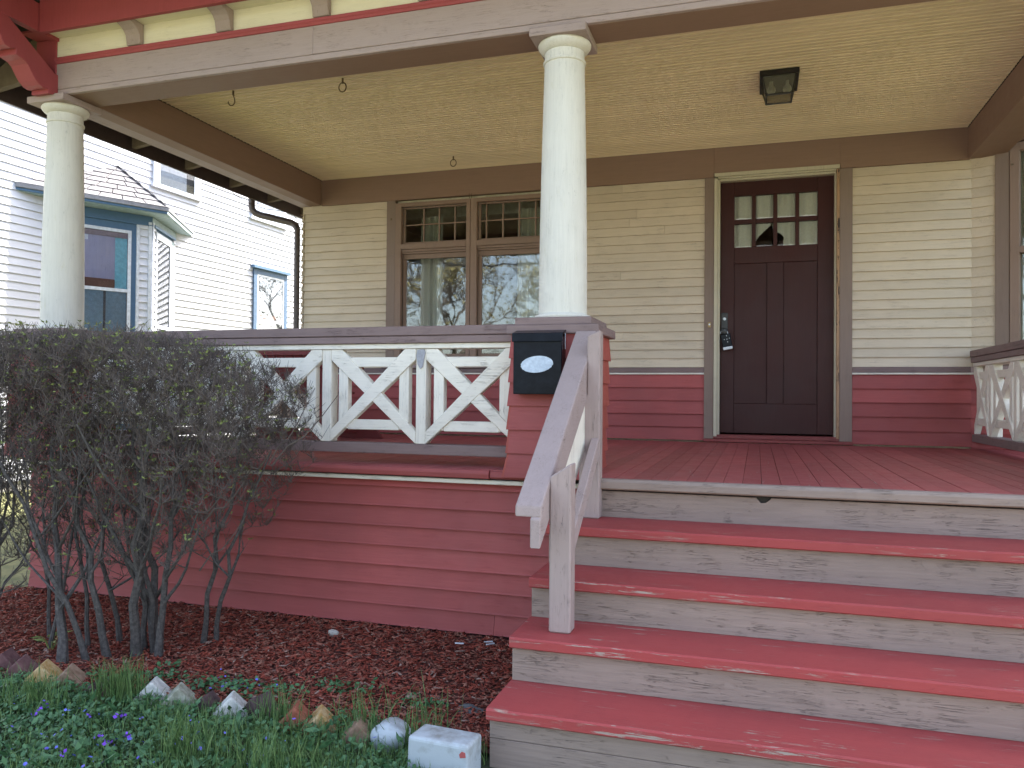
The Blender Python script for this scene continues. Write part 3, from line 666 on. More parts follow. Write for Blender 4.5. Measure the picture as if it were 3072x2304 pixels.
# ------------------------------------------------------------------ steps
st = thing('front_steps', (.2, 3.1, GZ), 'wide wooden front steps with red treads and peeling taupe risers', 'steps')
TZ = [-.184, -.3555, -.521, -.690]; TY = [3.363, 3.09, 2.826, 2.566]; RY = [3.69, 3.393, 3.12, 2.856, 2.596]
X0, X1 = -.885, 1.6
for k in range(4):
    xl = X0
    MB().prism([(TY[k]+.006, TZ[k]), (TY[k], TZ[k]-.006), (TY[k], TZ[k]-.036), (TY[k]+.006, TZ[k]-.041), (RY[k]+.02, TZ[k]-.041), (RY[k]+.02, TZ[k])], lambda a, b_, t: (t, a, b_), xl, X1).build('tread', m_tread, st, .0)
tops = [-.0575]+[z-.0415 for z in TZ]; bots = [z+.0005 for z in TZ]+[GZ-.05]
for k in range(5):
    xl = -.80 if k == 0 else X0+.004
    if k == 0:   # broken notch in the top riser
        poly = [(xl, bots[0]), (X1, bots[0]), (X1, tops[0]), (.065, tops[0]), (.058, tops[0]-.012), (.04, tops[0]-.026), (.02, tops[0]-.028), (.008, tops[0]-.016), (-.002, tops[0]), (xl, tops[0])]
        poly = [(p, q-.004 if q > -.06 and True else q) for p, q in poly]
        MB().prism(poly, lambda a, b_, t: (a, t, b_), RY[0], RY[0]+.022).build('riser', m_riser, st)
    elif k == 4:
        MB().box(xl, X1, RY[k], RY[k]+.025, -.80, tops[k]).build('riser', m_riser, st, .002); MB().box(xl, X1, RY[k]+.001, RY[k]+.025, bots[k], -.802).build('riser', m_riser, st, .002)
    else: MB().box(xl, X1, RY[k], RY[k]+.022, bots[k], tops[k]).build('riser', m_riser, st, .001)
for k in range(4):
    zt = TZ[k]-.042
    MB().box(X0+.005, X0+.035, RY[k+1]+.0265, RY[k]-.001 if k else 3.9, GZ-.05, zt).build('side_board', m_riser, st)
MB().box(-.78, 1.6, 3.714, 3.74, GZ, -.06).build('backing', m_dark, st)

# handrail
hr = thing('handrail', (-.76, 3.3, -.521), 'sloping taupe wooden stair handrail on two square posts left of the steps', 'handrail')
sl = (.712-(-.02))/(3.82-2.82)
def rp(y): return -.02+(y-2.82)*sl
MB().prism([(2.812, rp(2.82)-.003), (3.82, rp(3.82)), (3.82, rp(3.82)-.052), (2.808, rp(2.82)-.045)], lambda a, b_, t: (t, a, b_), -.862, -.758).build('rail', m_ty, hr, .007, seg=2)
MB().prism([(2.80, rp(2.82)-.05), (3.84, rp(3.84)-.053), (3.84, rp(3.84)-.21), (2.80, rp(2.82)-.16)], lambda a, b_, t: (t, a, b_), -.80, -.7605).build('under_rail', m_ty, hr, .004)
MB().prism([(-.7597, -.521), (-.675, -.521), (-.675, .13), (-.7597, .075)], lambda a, b_, t: (a, t, b_), 2.93, 3.01).build('post', m_tz, hr, .006)
MB().prism([(-.795, -.184), (-.698, -.184), (-.698, .697), (-.7597, .67), (-.7597, .395), (-.795, .395)], lambda a, b_, t: (a, t, b_), 3.61, 3.688).build('post', m_tz, hr, .006)
def lp(y): return -.286+.69*(y-3.045)
MB().prism([(3.011, lp(3.011)), (3.609, lp(3.609)), (3.609, lp(3.609)+.09), (3.011, lp(3.011)+.09)], lambda a, b_, t: (t, a, b_), -.738, -.70).build('lower_rail', m_ty, hr, .004)
MB().prism([(3.12, lp(3.12)+.035), (3.609, lp(3.609)+.035), (3.609, rp(3.609)-.175), (3.12, rp(3.12)-.165)], lambda a, b_, t: (t, a, b_), -.776, -.768).build('infill_panel', m_wz, hr)

# mailbox
mb = thing('mailbox', (-1.04, 3.80, .394), 'black metal mailbox with white oval label on the red pier', 'mailbox')
MB().prism([(3.752, .394), (3.845, .394), (3.845, .70), (3.752, .675)], lambda a, b_, t: (t, a, b_), -1.166, -.917).build('body', m_black, mb, .003)
MB().prism([(3.742, .655), (3.744, .698), (3.845, .724), (3.845, .716), (3.752, .69), (3.750, .655)], lambda a, b_, t: (t, a, b_), -1.172, -.911).build('lid', m_black, mb, .002)
MB().box(-.912, -.910, 3.80, 3.806, .62, .70).build('hanger_strap', m_lens, mb)
ov = [(-1.043+.083*cos(2*pi*k/40)*(1+.02*sin(k*3.1)), .543+.0415*sin(2*pi*k/40)+.006*cos(2*pi*k/40)) for k in range(40)]
MB().prism(ov, lambda a, b_, t: (a, t, b_), 3.7503, 3.7516).build('oval_label', m_stk, mb)

# ceiling lamp
cl = thing('ceiling_light', (.133, 5.55, ZC), 'square black and glass ceiling light above the front door', 'lamp')
a0, a1, b0, b1 = .010, .257, 5.375, 5.72
MB().box(a0, a1, b0, b1, ZC-.034, ZC-.002).build('mount', m_blackm, cl, .002)
cxm, cym = .1325, 5.49
T = [(a0+.02, b0+.02), (a1-.02, b0+.02), (a1-.02, b1-.02), (a0+.02, b1-.02)]; Bq = [(.051, 5.40), (.213, 5.40), (.213, 5.575), (.051, 5.575)]
for i in range(4):
    j = (i+1) % 4
    MB().add([(*T[i], ZC-.035), (*T[j], ZC-.035), (*Bq[j], ZC-.155), (*Bq[i], ZC-.155)], [(0, 1, 2, 3)]).build('glass', m_frost, cl)
    MB().tube([(*T[i], ZC-.035), (*Bq[i], ZC-.157)], .004, 6).build('rib', m_blackm, cl)
    MB().tube([(*Bq[i], ZC-.157), (*Bq[j], ZC-.157)], .0065, 6).build('rim', m_blackm, cl)
MB().add([(*q, ZC-.157) for q in Bq], [(0, 1, 2, 3)]).build('bottom_glass', m_frost, cl)
for xx in (.085, .185): MB().lathe([(.012, ZC-.036), (.013, ZC-.06), (.026, ZC-.08), (.028, ZC-.10), (.015, ZC-.12)], xx, 5.5, 16).build('bulb', m_bulb, cl, smooth=True)

# hooks
def hook(x, y, label, kind):
    t = thing('ceiling_hook', (x, y, ZC), label, 'hook', 'swing hooks in the porch ceiling')
    MB().tube([(x, y, ZC), (x, y, ZC-.03), (x+.004, y, ZC-.035)], .007, 8).build('shank', m_rust, t)
    if kind == 'open': pts = [(x, y, ZC-.03), (x+.012, y, ZC-.06)]+[(x-.013+.027*cos(a), y, ZC-.078-.027*sin(a)) for a in [pi*k/9*1.05 for k in range(10)]]
    else: pts = [(x+.028*sin(a), y, ZC-.062-.032*(1-0)*-cos(a)*1.0) for a in [2*pi*k/16 for k in range(17)]]
    MB().tube(pts, .0042, 8).build('loop', m_rust, t)
hook(-3.562, 4.70, 'open rusty ceiling hook nearest the left corner column', 'open')
hook(-2.70, 4.72, 'closed ceiling ring hook near the front beam right of the open hook', 'ring')
hook(-2.616, 6.55, 'rusty ceiling ring hook near the house wall above the window', 'ring')

# downspout
dsp = thing('downspout', (-4.46, 6.93, GZ), 'brown corrugated downspout elbowing down the left corner of the house', 'downspout')
MB().tube([(-4.95, 6.85, 2.45), (-4.95, 6.85, 2.31), (-4.945, 6.853, 2.27), (-4.915, 6.865, 2.232), (-4.86, 6.88, 2.21), (-4.53, 6.93, 2.125), (-4.49, 6.938, 2.10), (-4.468, 6.94, 2.06)], .034, 12).build('elbow', m_spout, dsp, smooth=True)
MB().tube([(-4.468, 6.94, 2.06), (-4.468, 6.94, GZ)], .03, 12).build('pipe', m_spout, dsp, smooth=True)
wr = tag(MB().tube([(-4.93, 6.5, 2.36), (-4.9, 6.7, 2.30), (-4.8, 6.88, 2.27), (-4.65, 6.9, 2.25), (-4.5, 6.92, 2.20), (-4.45, 6.95, 2.12)], .0035, 5).build('cable', m_blackm), 'thin black cable looping along the downspout under the eave', 'cable')

# red bench and birdhouse on the porch
be = thing('porch_bench', (-3.75, 5.95, 0), 'dark red slatted wooden glider bench behind the balustrade', 'bench')
for k in range(9):
    xx = -4.10+k*.085
    MB().beam((xx, 5.72, .40), (xx, 5.60, .74), (.036, 0, 0), (0, .009, .002)).build('back_slat', m_bench, be, .002)
MB().box(-4.16, -3.36, 5.59, 5.63,   .70, .74).build('top_rail', m_bench, be, .003)
for k in range(5): MB().box(-4.12, -3.40, 5.76+k*.095, 5.84+k*.095, .385, .405).build('seat_slat', m_bench, be, .002)
for xx in (-3.37, -4.18):
    MB().box(xx-.035, xx+.035, 5.98, 6.02, .10, .66).build('leg', m_bench, be, .003)
    MB().box(xx-.03, xx+.03, 5.65, 5.69, .10, .72).build('leg', m_bench, be, .003)
    MB().box(xx-.05, xx+.06, 5.62, 6.22, .60, .63).build('armrest', m_bench, be, .004)
    MB().prism([(-.24, 0), (.24, 0), (.17, .095), (-.17, .095)], lambda a, b_, t: (xx+.02+a, 6.2+t, b_), -.02, .02).build('foot', m_bench, be, .003)
    MB().box(xx-.02, xx+.02, 5.62, 6.24, .05, .10).build('foot_rail', m_bench, be, .003)
bh = thing('birdhouse', (-3.60, 5.0, .0), 'small brown wooden birdhouse with gable roof behind the balustrade', 'birdhouse')
MB().prism([(-.075, .30), (.075, .30), (.075, .40), (0, .46), (-.075, .40)], lambda a, b_, t: (-3.35+a, 5.0+t, b_), 0, .12).build('box', m_bird, bh, .002)
MB().prism([(-.1, .385), (0, .475), (.1, .385), (.1, .40), (0, .49), (-.1, .40)], lambda a, b_, t: (-3.35+a, 4.97+t, b_), 0, .18).build('roof', m_bird, bh)
MB().box(-3.47, -3.22, 4.97, 5.15, .275, .299).build('floor', m_bird, bh)
MB().tube([(-3.35, 5.06, 0), (-3.35, 5.06, .275)], .02, 8).build('stand', m_bird, bh)

# ------------------------------------------------------------------ neighbour house
nb = thing('neighbour_house', (-9.2, 10, GZ), 'white sided neighbouring house with blue trimmed bay window', 'house')
NA = R(2.5); nd = Vector((sin(NA), cos(NA), 0)); nn = Vector((cos(NA), -sin(NA), 0)); N0 = Vector((-9.2, 7.6, 0))
class Pl:       # vertical plane with run s along d, outward n
    def __init__(s, o, d, n): s.o, s.d, s.n = Vector(o), Vector(d), Vector(n)
    def p(s, a, b_, z): q = s.o+s.d*a+s.n*b_; return (q.x, q.y, z)
    def out(s, e): return Pl(s.o+s.n*e, s.d, s.n)
    def box(s, name, s0, s1, n0, n1, z0, z1, mat, par, bv=0): return MB().prism([(n0, z0), (n1, z0), (n1, z1), (n0, z1)], lambda a, b_, t: s.p(t, a, b_), s0, s1).build(name, mat, par, bv)
    def s_of(s, x, y): return (Vector((x, y, 0))-s.o).dot(s.d)
NP = Pl(N0, nd, nn)
NPITCH = .108
def vinyl(pl, s0, s1, z0, z1, par, name='siding_course'):
    z = z0
    while z < z1-.001:
        t = min(z+NPITCH, z1)
        MB().prism([(.020, z), (.018, z+.004), (.002, t-.001), (-.02, t-.001), (-.02, z)], lambda a, b_, q: pl.p(q, a, b_), s0, s1).build(name, m_nw, par); z += NPITCH
vinyl(NP, -4.5, 11, GZ+.1, 6.4, nb)
NP.box('wall', -4.5, 11, -6, -.021, GZ-.1, 6.4, m_nw, nb)
NP.box('foundation', -4.4, 10.9, -.02, -.001, GZ-.1, GZ+.099, m_walk, nb)
MB().prism([(.4, 6.4), (-6.4, 6.4), (-3, 9.2)], lambda a, b_, t: NP.p(t, a, b_), -4.9, 11.4).build('roof', m_roof, nb)
def nwin(pl, s0, s1, z0, z1, label, zm, trim, par=nb, cas=.10, hood=True, white=True, flip=False, content=None):
    w_ = pl.box('window', s0, s0+cas, .0, .03, z0, z1, trim, par, .002); w_['label'] = label
    pl.box('casing', s1-cas, s1, 0, .03, z0, z1, trim, w_, .002); pl.box('casing', s0+cas, s1-cas, 0, .029, z1-cas, z1, trim, w_, .002); pl.box('sill', s0-.03, s1+.03, 0, .05, z0-.04, z0, m_ntrim, w_, .002)
    if hood: pl.box('hood', s0-.05, s1+.05, 0, .075, z1+.001, z1+.06, m_nblue, w_, .004)
    a, b_ = s0+cas, s1-cas; c = z1-cas
    for q in ((a, a+.035), (b_-.035, b_)): pl.box('sash', q[0], q[1], 0, .026, z0, c, m_ntrim, w_)
    pl.box('sash', a+.035, b_-.035, 0, .025, c-.035, c, m_ntrim, w_); pl.box('meeting_rail', a+.035, b_-.035, 0, .024, zm-.025, zm+.025, m_ntrim, w_); pl.box('sash', a+.035, b_-.035, 0, .025, z0, z0+.035, m_ntrim, w_)
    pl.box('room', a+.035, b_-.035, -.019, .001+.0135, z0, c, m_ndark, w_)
    pl.box('pane', a+.036, b_-.036, .0185, .020, z0+.035, c-.035, m_glassn, w_)
    return w_
s = NP.s_of
NQ = NP.out(.014)
w2 = nwin(NQ, s(-8.986, 12.48), s(-8.945, 13.50), .95, 2.72, 'blue cased window on the white side wall right of the bay', 1.76, plain('pale_blue_casing', (.06, .115, .2), .6))
NQ.box('white_box', s(-8.98, 12.64), s(-8.97, 12.93), .0155, .0165, 1.95, 2.3, m_scrap, w2); NQ.box('rolled_towel', s(-8.98, 12.64), s(-8.95, 13.15), .0155, .017, 1.80, 1.87, plain('peach_cloth', (.6, .3, .22), .8), w2)
wu1 = nwin(NQ, s(-9.094, 10.03), s(-9.049, 11.06), 3.66, 5.2, 'upper window above the bay roof on the white wall', 4.5, m_ntrim, hood=False)
nwin(NQ, s(-8.99, 12.40), s(-8.945, 13.45), 3.66, 5.2, 'upper window further along the white wall behind the downspout', 4.5, m_ntrim, hood=False)
m_blind = plain('pale_blind', (.45, .52, .62), .8)
NQ.box('blind', s(-9.09, 10.17), s(-9.06, 10.75), .0152, .0160, 3.70, 5.05, m_blind, wu1)
# bay
C = R(28.4); L = Pl((-9.193, 7.753, 0), (sin(C), cos(C), 0), (cos(C), -sin(C), 0))     # eave line of the left face
D = R(-27.8); A0 = Vector((-8.287, 9.428, 0)); Rp = Pl(A0, (sin(D), cos(D), 0), (cos(D), -sin(D), 0))
lw = (A0-L.o).length; rw_ = 1.84
apexz = 3.745; PK = Vector((-9.12, 9.37, apexz))
bay = MB().prism([(-9.9, 7.2), (-8.5985-1.95*sin(R(28.4)), 9.49-1.95*cos(R(28.4))), (-8.5985, 9.49), (-8.5985-1.4*sin(R(24.3)), 9.49+1.4*cos(R(24.3))), (-9.9, 11.0)], lambda a, b_, t: (a, b_, t), GZ, 2.98).build('bay', m_nblue, nb)
bay['label'] = 'blue bay window wall with shallow V plan'
LW = Pl((-8.598, 9.49, 0), (sin(C), cos(C), 0), (cos(C), -sin(C), 0))     # wall face, s negative to the left
D2 = R(-24.3); RW = Pl((-8.598, 9.49, 0), (sin(D2), cos(D2), 0), (cos(D2), -sin(D2), 0))
# soffit / fascia
MB().add([(*L.p(0, 0, 0)[:2], 2.99), (A0.x, A0.y, 2.99), (*Rp.p(rw_, 0, 0)[:2], 2.99), (-9.3, 9.4, 2.99), (*L.p(0, 0, 0)[:2], 3.02), (A0.x, A0.y, 3.02), (*Rp.p(rw_, 0, 0)[:2], 3.02), (-9.3, 9.4, 3.02)],
         [(0, 1, 2, 3), (4, 5, 6, 7), (0, 1, 5, 4), (1, 2, 6, 5)]).build('soffit', m_nsoff, bay)
L.box('gutter_board', 0, lw+.02, -.005, .02, 3.0, 3.035, m_nblue, bay, .003); L.box('eave_edge', 0, lw+.03, 0, .04, 3.036, 3.105, plain('grey_drip_edge', (.22, .22, .24), .7), bay, .003)
Rp.box('gutter_board', 0, rw_, -.005, .025, 3.0, 3.05, m_nsoff, bay, .003); Rp.box('eave_edge', -.02, rw_, 0, .04, 3.052, 3.10, plain('grey_drip_edge2', (.22, .22, .24), .7), bay, .003)
broof = MB().add([(*L.p(0, .03, 0)[:2], 3.085), (A0.x+.04, A0.y, 3.085), (*Rp.p(rw_, .03, 0)[:2], 3.085), tuple(PK)], [(0, 1, 3), (1, 2, 3)]).build('bay_roof', m_roof, nb)
def shingles(P0, P1, apex, rows):
    P0, P1, apex = Vector(P0), Vector(P1), Vector(apex); nrm = (P1-P0).cross(apex-P0).normalized()
    if nrm.z < 0: nrm = -nrm
    for k in range(rows):
        f0, f1 = k/rows, (k+1)/rows+.012
        f1 = min(f1, 1)
        a0, b0_ = P0.lerp(apex, f0), P1.lerp(apex, f0); a1_, b1_ = P0.lerp(apex, f1), P1.lerp(apex, f1)
        ln = (b0_-a0).length; n = max(1, round(ln/.30)); off = random.uniform(0, 1)
        cuts = [0]+[min(1, max(0, (i+off)/n)) for i in range(n)]+[1]; cuts = sorted(set(cuts))
        for c0, c1 in zip(cuts[:-1], cuts[1:]):
            if c1-c0 < .02: continue
            g = .009/max(ln, .1)
            h = .008+random.uniform(0, .003)
            q = [a0.lerp(b0_, c0+g), a0.lerp(b0_, c1-g), a1_.lerp(b1_, c1-g), a1_.lerp(b1_, c0+g)]
            # keep vertical joints: project upper points
            vs = [q[0]+nrm*(h+.008), q[1]+nrm*(h+.008), q[2]+nrm*.004, q[3]+nrm*.004, q[0], q[1], q[2], q[3]]
            MB().add(vs, [(0, 1, 2, 3), (7, 6, 5, 4), (0, 4, 5, 1), (1, 5, 6, 2), (2, 6, 7, 3), (3, 7, 4, 0)]).build('shingle', m_shing, broof)
pl0 = (*L.p(0, .03, 0)[:2], 3.085); pl1 = (A0.x+.04, A0.y, 3.085); pl2 = (*Rp.p(rw_, .03, 0)[:2], 3.085)
shingles(pl0, pl1, PK, 7); shingles(pl1, pl2, PK, 7)
for k in range(9):    # hip caps
    p = Vector(pl1).lerp(PK, k/9); q = Vector(pl1).lerp(PK, (k+1)/9+.01)
    MB().beam(p+Vector((0, .02, .022)), q+Vector((0, .02, .018)), Vector((.012, .045, -.022)), Vector((0, 0, .004))).build('hip_cap', m_shing, broof)
# left bay face trim and window
LW.box('frieze', -1.9, .01, 0, .02, 2.86, 2.985, m_nblue, bay); LW.box('frieze_bead', -1.9, .015, 0, .035, 2.845, 2.862, m_nblue, bay)
LW.box('corner_strip', -.21, -.17, .0, .035, .2, 2.84, m_ntrim, bay); LW.box('corner_strip', -.045, .0, 0, .035, .2, 2.90, m_ntrim, bay)
z = .2
while z < 2.8:
    t_ = min(z+NPITCH, 2.9)
    MB().prism([(.028, z), (.026, z+.004), (.004, t_), (0, t_), (0, z)], lambda a, b_, q: LW.p(q, a, b_), -.169, -.046).build('siding_course', m_nw, bay)
    MB().prism([(.028, z), (.026, z+.004), (.004, t_), (0, t_), (0, z)], lambda a, b_, q: RW.p(q, a, b_), .035, .16).build('siding_course', m_nw, bay)
    MB().prism([(.028, z), (.026, z+.004), (.004, t_), (0, t_), (0, z)], lambda a, b_, q: RW.p(q, a, b_), 1.025, 1.13).build('siding_course', m_nw, bay)
    z += NPITCH
RW.box('corner_strip', 0, .034, 0, .034, .2, 2.90, m_ntrim, bay); RW.box('frieze', 0, 1.16, 0, .02, 2.86, 2.985, m_nsoff, bay)
RW.box('hood', .04, 1.05, 0, .05, 2.84, 2.88, m_nblue, bay, .004)
w1 = LW.box('window', -.33, -.285, .0, .03, .9, 2.735, m_ntrim, nb); w1['label'] = 'white sashed bay window with lavender curtains and a brown box'
LW.box('frame', -1.75, -.33, 0, .03, 2.69, 2.735, m_ntrim, w1); LW.box('meeting_rail', -1.75, -.33, 0, .028, 1.83, 1.875, m_ntrim, w1)
LW.box('frame', -1.80, -1.75, 0, .03, .9, 2.735, m_ntrim, w1)
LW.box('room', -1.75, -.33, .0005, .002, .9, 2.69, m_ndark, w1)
curtain('curtain', m_lav, -1.7, -.50, 1.98, 2.62, 0, 8, .0035, w1, fn=lambda x, a, z: LW.p(x, .008+a, z))
LW.box('teal_strip', -.5, -.335, .003, .005, 1.876, 2.66, m_teal, w1); LW.box('brown_box', -1.7, -.5, .011, .016, 1.877, 2.0, m_brownbox, w1); LW.box('vent', -.86-.16, -.86, .013, .016, 2.53, 2.60, m_ntrim, w1)
LW.box('blind_head', -1.7, -.33, .011, .015, 2.61, 2.685, plain('mauve_blind', (.22, .17, .2), .8), w1)
curtain('curtain', plain('teal_grey_curtain', (.12, .2, .27), .9), -1.7, -.34, .95, 1.83, 0, 6, .004, w1, fn=lambda x, a, z: LW.p(x, .008+a, z))
LW.box('pane', -1.75, -.33, .0185, .0195, .9, 2.69, m_glassn, w1)
w4 = RW.box('window', .17, .215, 0, .03, .9, 2.80, m_ntrim, nb); w4['label'] = 'narrow sunlit window on the far side of the bay'
RW.box('frame', .83, .90, 0, .03, .9, 2.80, m_ntrim, w4); RW.box('casing', .90, 1.02, 0, .028, .9, 2.80, m_nsoff, w4); RW.box('frame', .215, .83, 0, .029, 2.70, 2.80, m_ntrim, w4); RW.box('meeting_rail', .215, .83, 0, .028, 1.36, 1.41, m_ntrim, w4)
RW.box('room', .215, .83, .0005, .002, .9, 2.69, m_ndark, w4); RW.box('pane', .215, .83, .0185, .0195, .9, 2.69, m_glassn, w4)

# ------------------------------------------------------------------ shrub
def tubes_np(P, Q, r0, r1, n=4):
    """many straight twigs at once"""
    P, Q = np.asarray(P), np.asarray(Q); d = Q-P; L_ = np.linalg.norm(d, axis=1, keepdims=True)+1e-9; d = d/L_
    ref = np.where(np.abs(d[:, 2:3]) < .9, np.array([[0, 0, 1.]]), np.array([[1., 0, 0]])); a = np.cross(d, ref); a /= np.linalg.norm(a, axis=1, keepdims=True); b = np.cross(d, a)
    V = np.zeros((len(P), 2, n, 3))
    for j in range(n):
        t = 2*pi*j/n; o = a*cos(t)+b*sin(t)
        V[:, 0, j] = P+o*np.asarray(r0)[:, None]; V[:, 1, j] = Q+o*np.asarray(r1)[:, None]
    base = (np.arange(len(P))*2*n)[:, None]
    F = np.concatenate([base+np.array([[j, (j+1) % n, n+(j+1) % n, n+j]]) for j in range(n)], 0)
    return V.reshape(-1, 3), F
def leaves_np(Pt, size, up=.5, wid=.42):
    n = len(Pt); d = rng.normal(size=(n, 3)); d[:, 2] = np.abs(d[:, 2])*up+.1; d /= np.linalg.norm(d, axis=1, keepdims=True)
    s_ = rng.normal(size=(n, 3)); s_ = np.cross(d, s_); s_ /= np.linalg.norm(s_, axis=1, keepdims=True)
    L_ = (size*rng.uniform(.6, 1.4, n))[:, None]
    V = np.stack([Pt, Pt+d*L_*.5+s_*L_*wid*.5, Pt+d*L_, Pt+d*L_*.5-s_*L_*wid*.5], 1)
    return V.reshape(-1, 3), np.arange(4*n).reshape(n, 4)
shrub = thing('shrub', (-2.9, 3.1, GZ), 'bare twiggy clipped shrub with tiny green leaves before the porch', 'shrub')
def xr(z):       # right-hand limit of the crown at height z
    return np.interp(z, [-.9, -.5, -.3, -.1, .15, .4, .62, .8], [-2.68, -2.50, -2.38, -2.24, -2.13, -2.12, -2.3, -2.5])
def topz(x): return np.interp(x, [-4.6, -2.85, -2.55, -2.3, -2.05], [.71, .70, .63, .55, .40])
bases = [(-2.84, 3.08), (-2.78, 3.13), (-2.80, 3.18), (-2.73, 3.10), (-2.86, 3.15), (-2.95, 3.02), (-3.08, 2.88), (-3.0, 2.95), (-2.66, 3.33), (-2.62, 3.38), (-3.15, 3.1), (-3.3, 3.0), (-3.45, 3.15), (-3.7, 3.0), (-3.9, 3.2), (-3.05, 3.2), (-2.9, 3.25), (-3.55, 2.9)]
nodes = []; nr = []
for i, (bx_, by_) in enumerate(bases):
    tx = bx_ + random.uniform(-.35, .35) + (.25 if bx_ > -2.9 else -.1); ty = by_ + random.uniform(-.25, .3)
    if bx_ > -2.7: tx = -2.3+random.uniform(-.15, .12)
    pts = []; K = 9; h = random.uniform(.05, .35)
    for k in range(K):
        q = k/(K-1); pts.append((bx_+(tx-bx_)*q**1.3+random.uniform(-.012, .012)*k**.5, by_+(ty-by_)*q+random.uniform(-.01, .01)*k**.5, GZ-.02+(h-GZ)*q))
    rr = random.uniform(.014, .026) if i < 8 else random.uniform(.010, .015); rads = [rr*(1-.72*(k/(K-1)))*(1.25 if k == 0 else 1) for k in range(K)]
    MB().tube(pts, rads, 7).build('stem', m_bark, shrub, smooth=True)
    for k in range(2, K): nodes.append(pts[k]); nr.append(rads[k])
    for bz in range(3):     # strong side branches
        k = random.randint(2, 5); p0 = Vector(pts[k]); an = random.uniform(-1, 1)
        e = p0+Vector((random.uniform(-.45, .45), random.uniform(-.3, .3), random.uniform(.35, .6)))
        e.x = min(e.x, float(xr(e.z))-.1); e.z = min(e.z, .45)
        pp = [p0.lerp(e, q/5)+Vector((0, 0, -.05*sin(pi*q/5)))+Vector((random.uniform(-.012, .012), random.uniform(-.012, .012), 0)) for q in range(6)]; rb = rads[k]*.6
        MB().tube(pp, [rb*(1-.6*q/5) for q in range(6)], 6).build('branch', m_bark, shrub, smooth=True)
        for q in range(1, 6): nodes.append(tuple(pp[q])); nr.append(rb*(1-.6*q/5))
NT = 7000
tx = rng.uniform(-4.5, -1.95, NT*3); ty = rng.uniform(2.72, 3.62, NT*3); tz = -.62+(1.36)*rng.uniform(0, 1, NT*3)**.52
tz = np.minimum(tz, 5)
edge = np.abs((ty-3.17)/.45)
low = np.interp(tx, [-4.5, -3.6, -3.0, -2.4, -1.9], [-.82, -.78, -.52, -.36, -.2])
ok = (tx < xr(tz)-.02*rng.random(NT*3)) & (tz < topz(tx)-.03-.12*np.clip(edge-.55, 0, 1)) & (tz > low) & (edge < np.interp(tz, [-.6, 0, .5], [.6, .95, 1.0]))
T3 = np.stack([tx, ty, tz], 1)[ok][:NT]; T3 = T3[np.argsort(T3[:, 2]+rng.normal(size=len(T3))*.05)]
nodes = np.array(nodes); NP_ = np.zeros((len(nodes)+len(T3)*2, 3)); NP_[:len(nodes)] = nodes; RD = np.zeros(len(NP_)); RD[:len(nodes)] = nr; cnt = len(nodes)
PP, QQ, R0, R1 = [], [], [], []
for t_ in T3:
    d = t_-NP_[:cnt]; dist = np.sqrt((d**2).sum(1)); cost = dist*(1+1.6*np.clip(-(d[:, 2]/(dist+1e-6))+.45, 0, 2))
    j = int(np.argmin(cost)); p = NP_[j]; L_ = dist[j]
    if L_ < .025: continue
    if L_ > .5: continue
    r0 = max(.0016, min(RD[j]*.8, .0022+.009*L_)); r1 = max(.0011, r0*.72)
    m_ = (p+t_)/2+rng.normal(size=3)*.09*L_+np.array([0, 0, -.05*L_])
    PP += [p, m_]; QQ += [m_, t_]; R0 += [r0, (r0+r1)/2]; R1 += [(r0+r1)/2, r1]
    NP_[cnt] = m_; RD[cnt] = (r0+r1)/2; cnt += 1; NP_[cnt] = t_; RD[cnt] = r1; cnt += 1
ends = NP_[len(nodes):cnt]
# short shoots
K = 4; base_ = np.repeat(ends, K, 0); dr = rng.normal(size=base_.shape)*[.55, .55, .35]+[0, 0, .75]; dr /= np.linalg.norm(dr, axis=1, keepdims=True)
ln = (rng.uniform(.02, .085, len(base_))*np.where(base_[:, 2] > .5, 1.25, 1))[:, None]; tip = base_+dr*ln
keep = (tip[:, 2] < topz(tip[:, 0])+.02+.045*rng.random(len(tip))**2) & (tip[:, 0] < xr(tip[:, 2])+.05)
base_, tip = base_[keep], tip[keep]
PP = np.concatenate([np.array(PP), base_]); QQ = np.concatenate([np.array(QQ), tip]); R0 = np.concatenate([R0, np.full(len(base_), .0014)]); R1 = np.concatenate([R1, np.full(len(base_), .0008)])
V, F = tubes_np(PP, QQ, R0, R1, 3); fastmesh('twigs', V, F, m_twig, shrub, 'stuff')
sel = rng.random(len(tip)) < np.interp(tip[:, 2], [-.6, .2, .7], [.04, .065, .085]); tp = tip[sel]
lp_ = np.repeat(tp, 4, 0)
V, F = leaves_np(lp_, .0165, .6, .38); fastmesh('leaves', V, F, m_leaf, shrub, 'stuff')
# a few long stray shoots on the right flank
for (a, b_, c, d, e, f_) in [(-2.2, 3.2, .05, -1.96, 3.15, .33), (-2.15, 3.15, .05, -1.78, 3.1, .36), (-2.25, 3.1, .0, -2.05, 3.0, .12), (-2.4, 3.0, -.2, -2.15, 2.95, -.02), (-2.5, 3.1, -.45, -2.25, 3.1, -.2)]:
    pts = [Vector((a, b_, c)).lerp(Vector((d, e, f_)), q/4)+Vector((0, 0, .02*sin(q*2))) for q in range(5)]
    MB().tube(pts, [.004, .0035, .003, .0025, .0015], 5).build('shoot', m_twig, shrub)

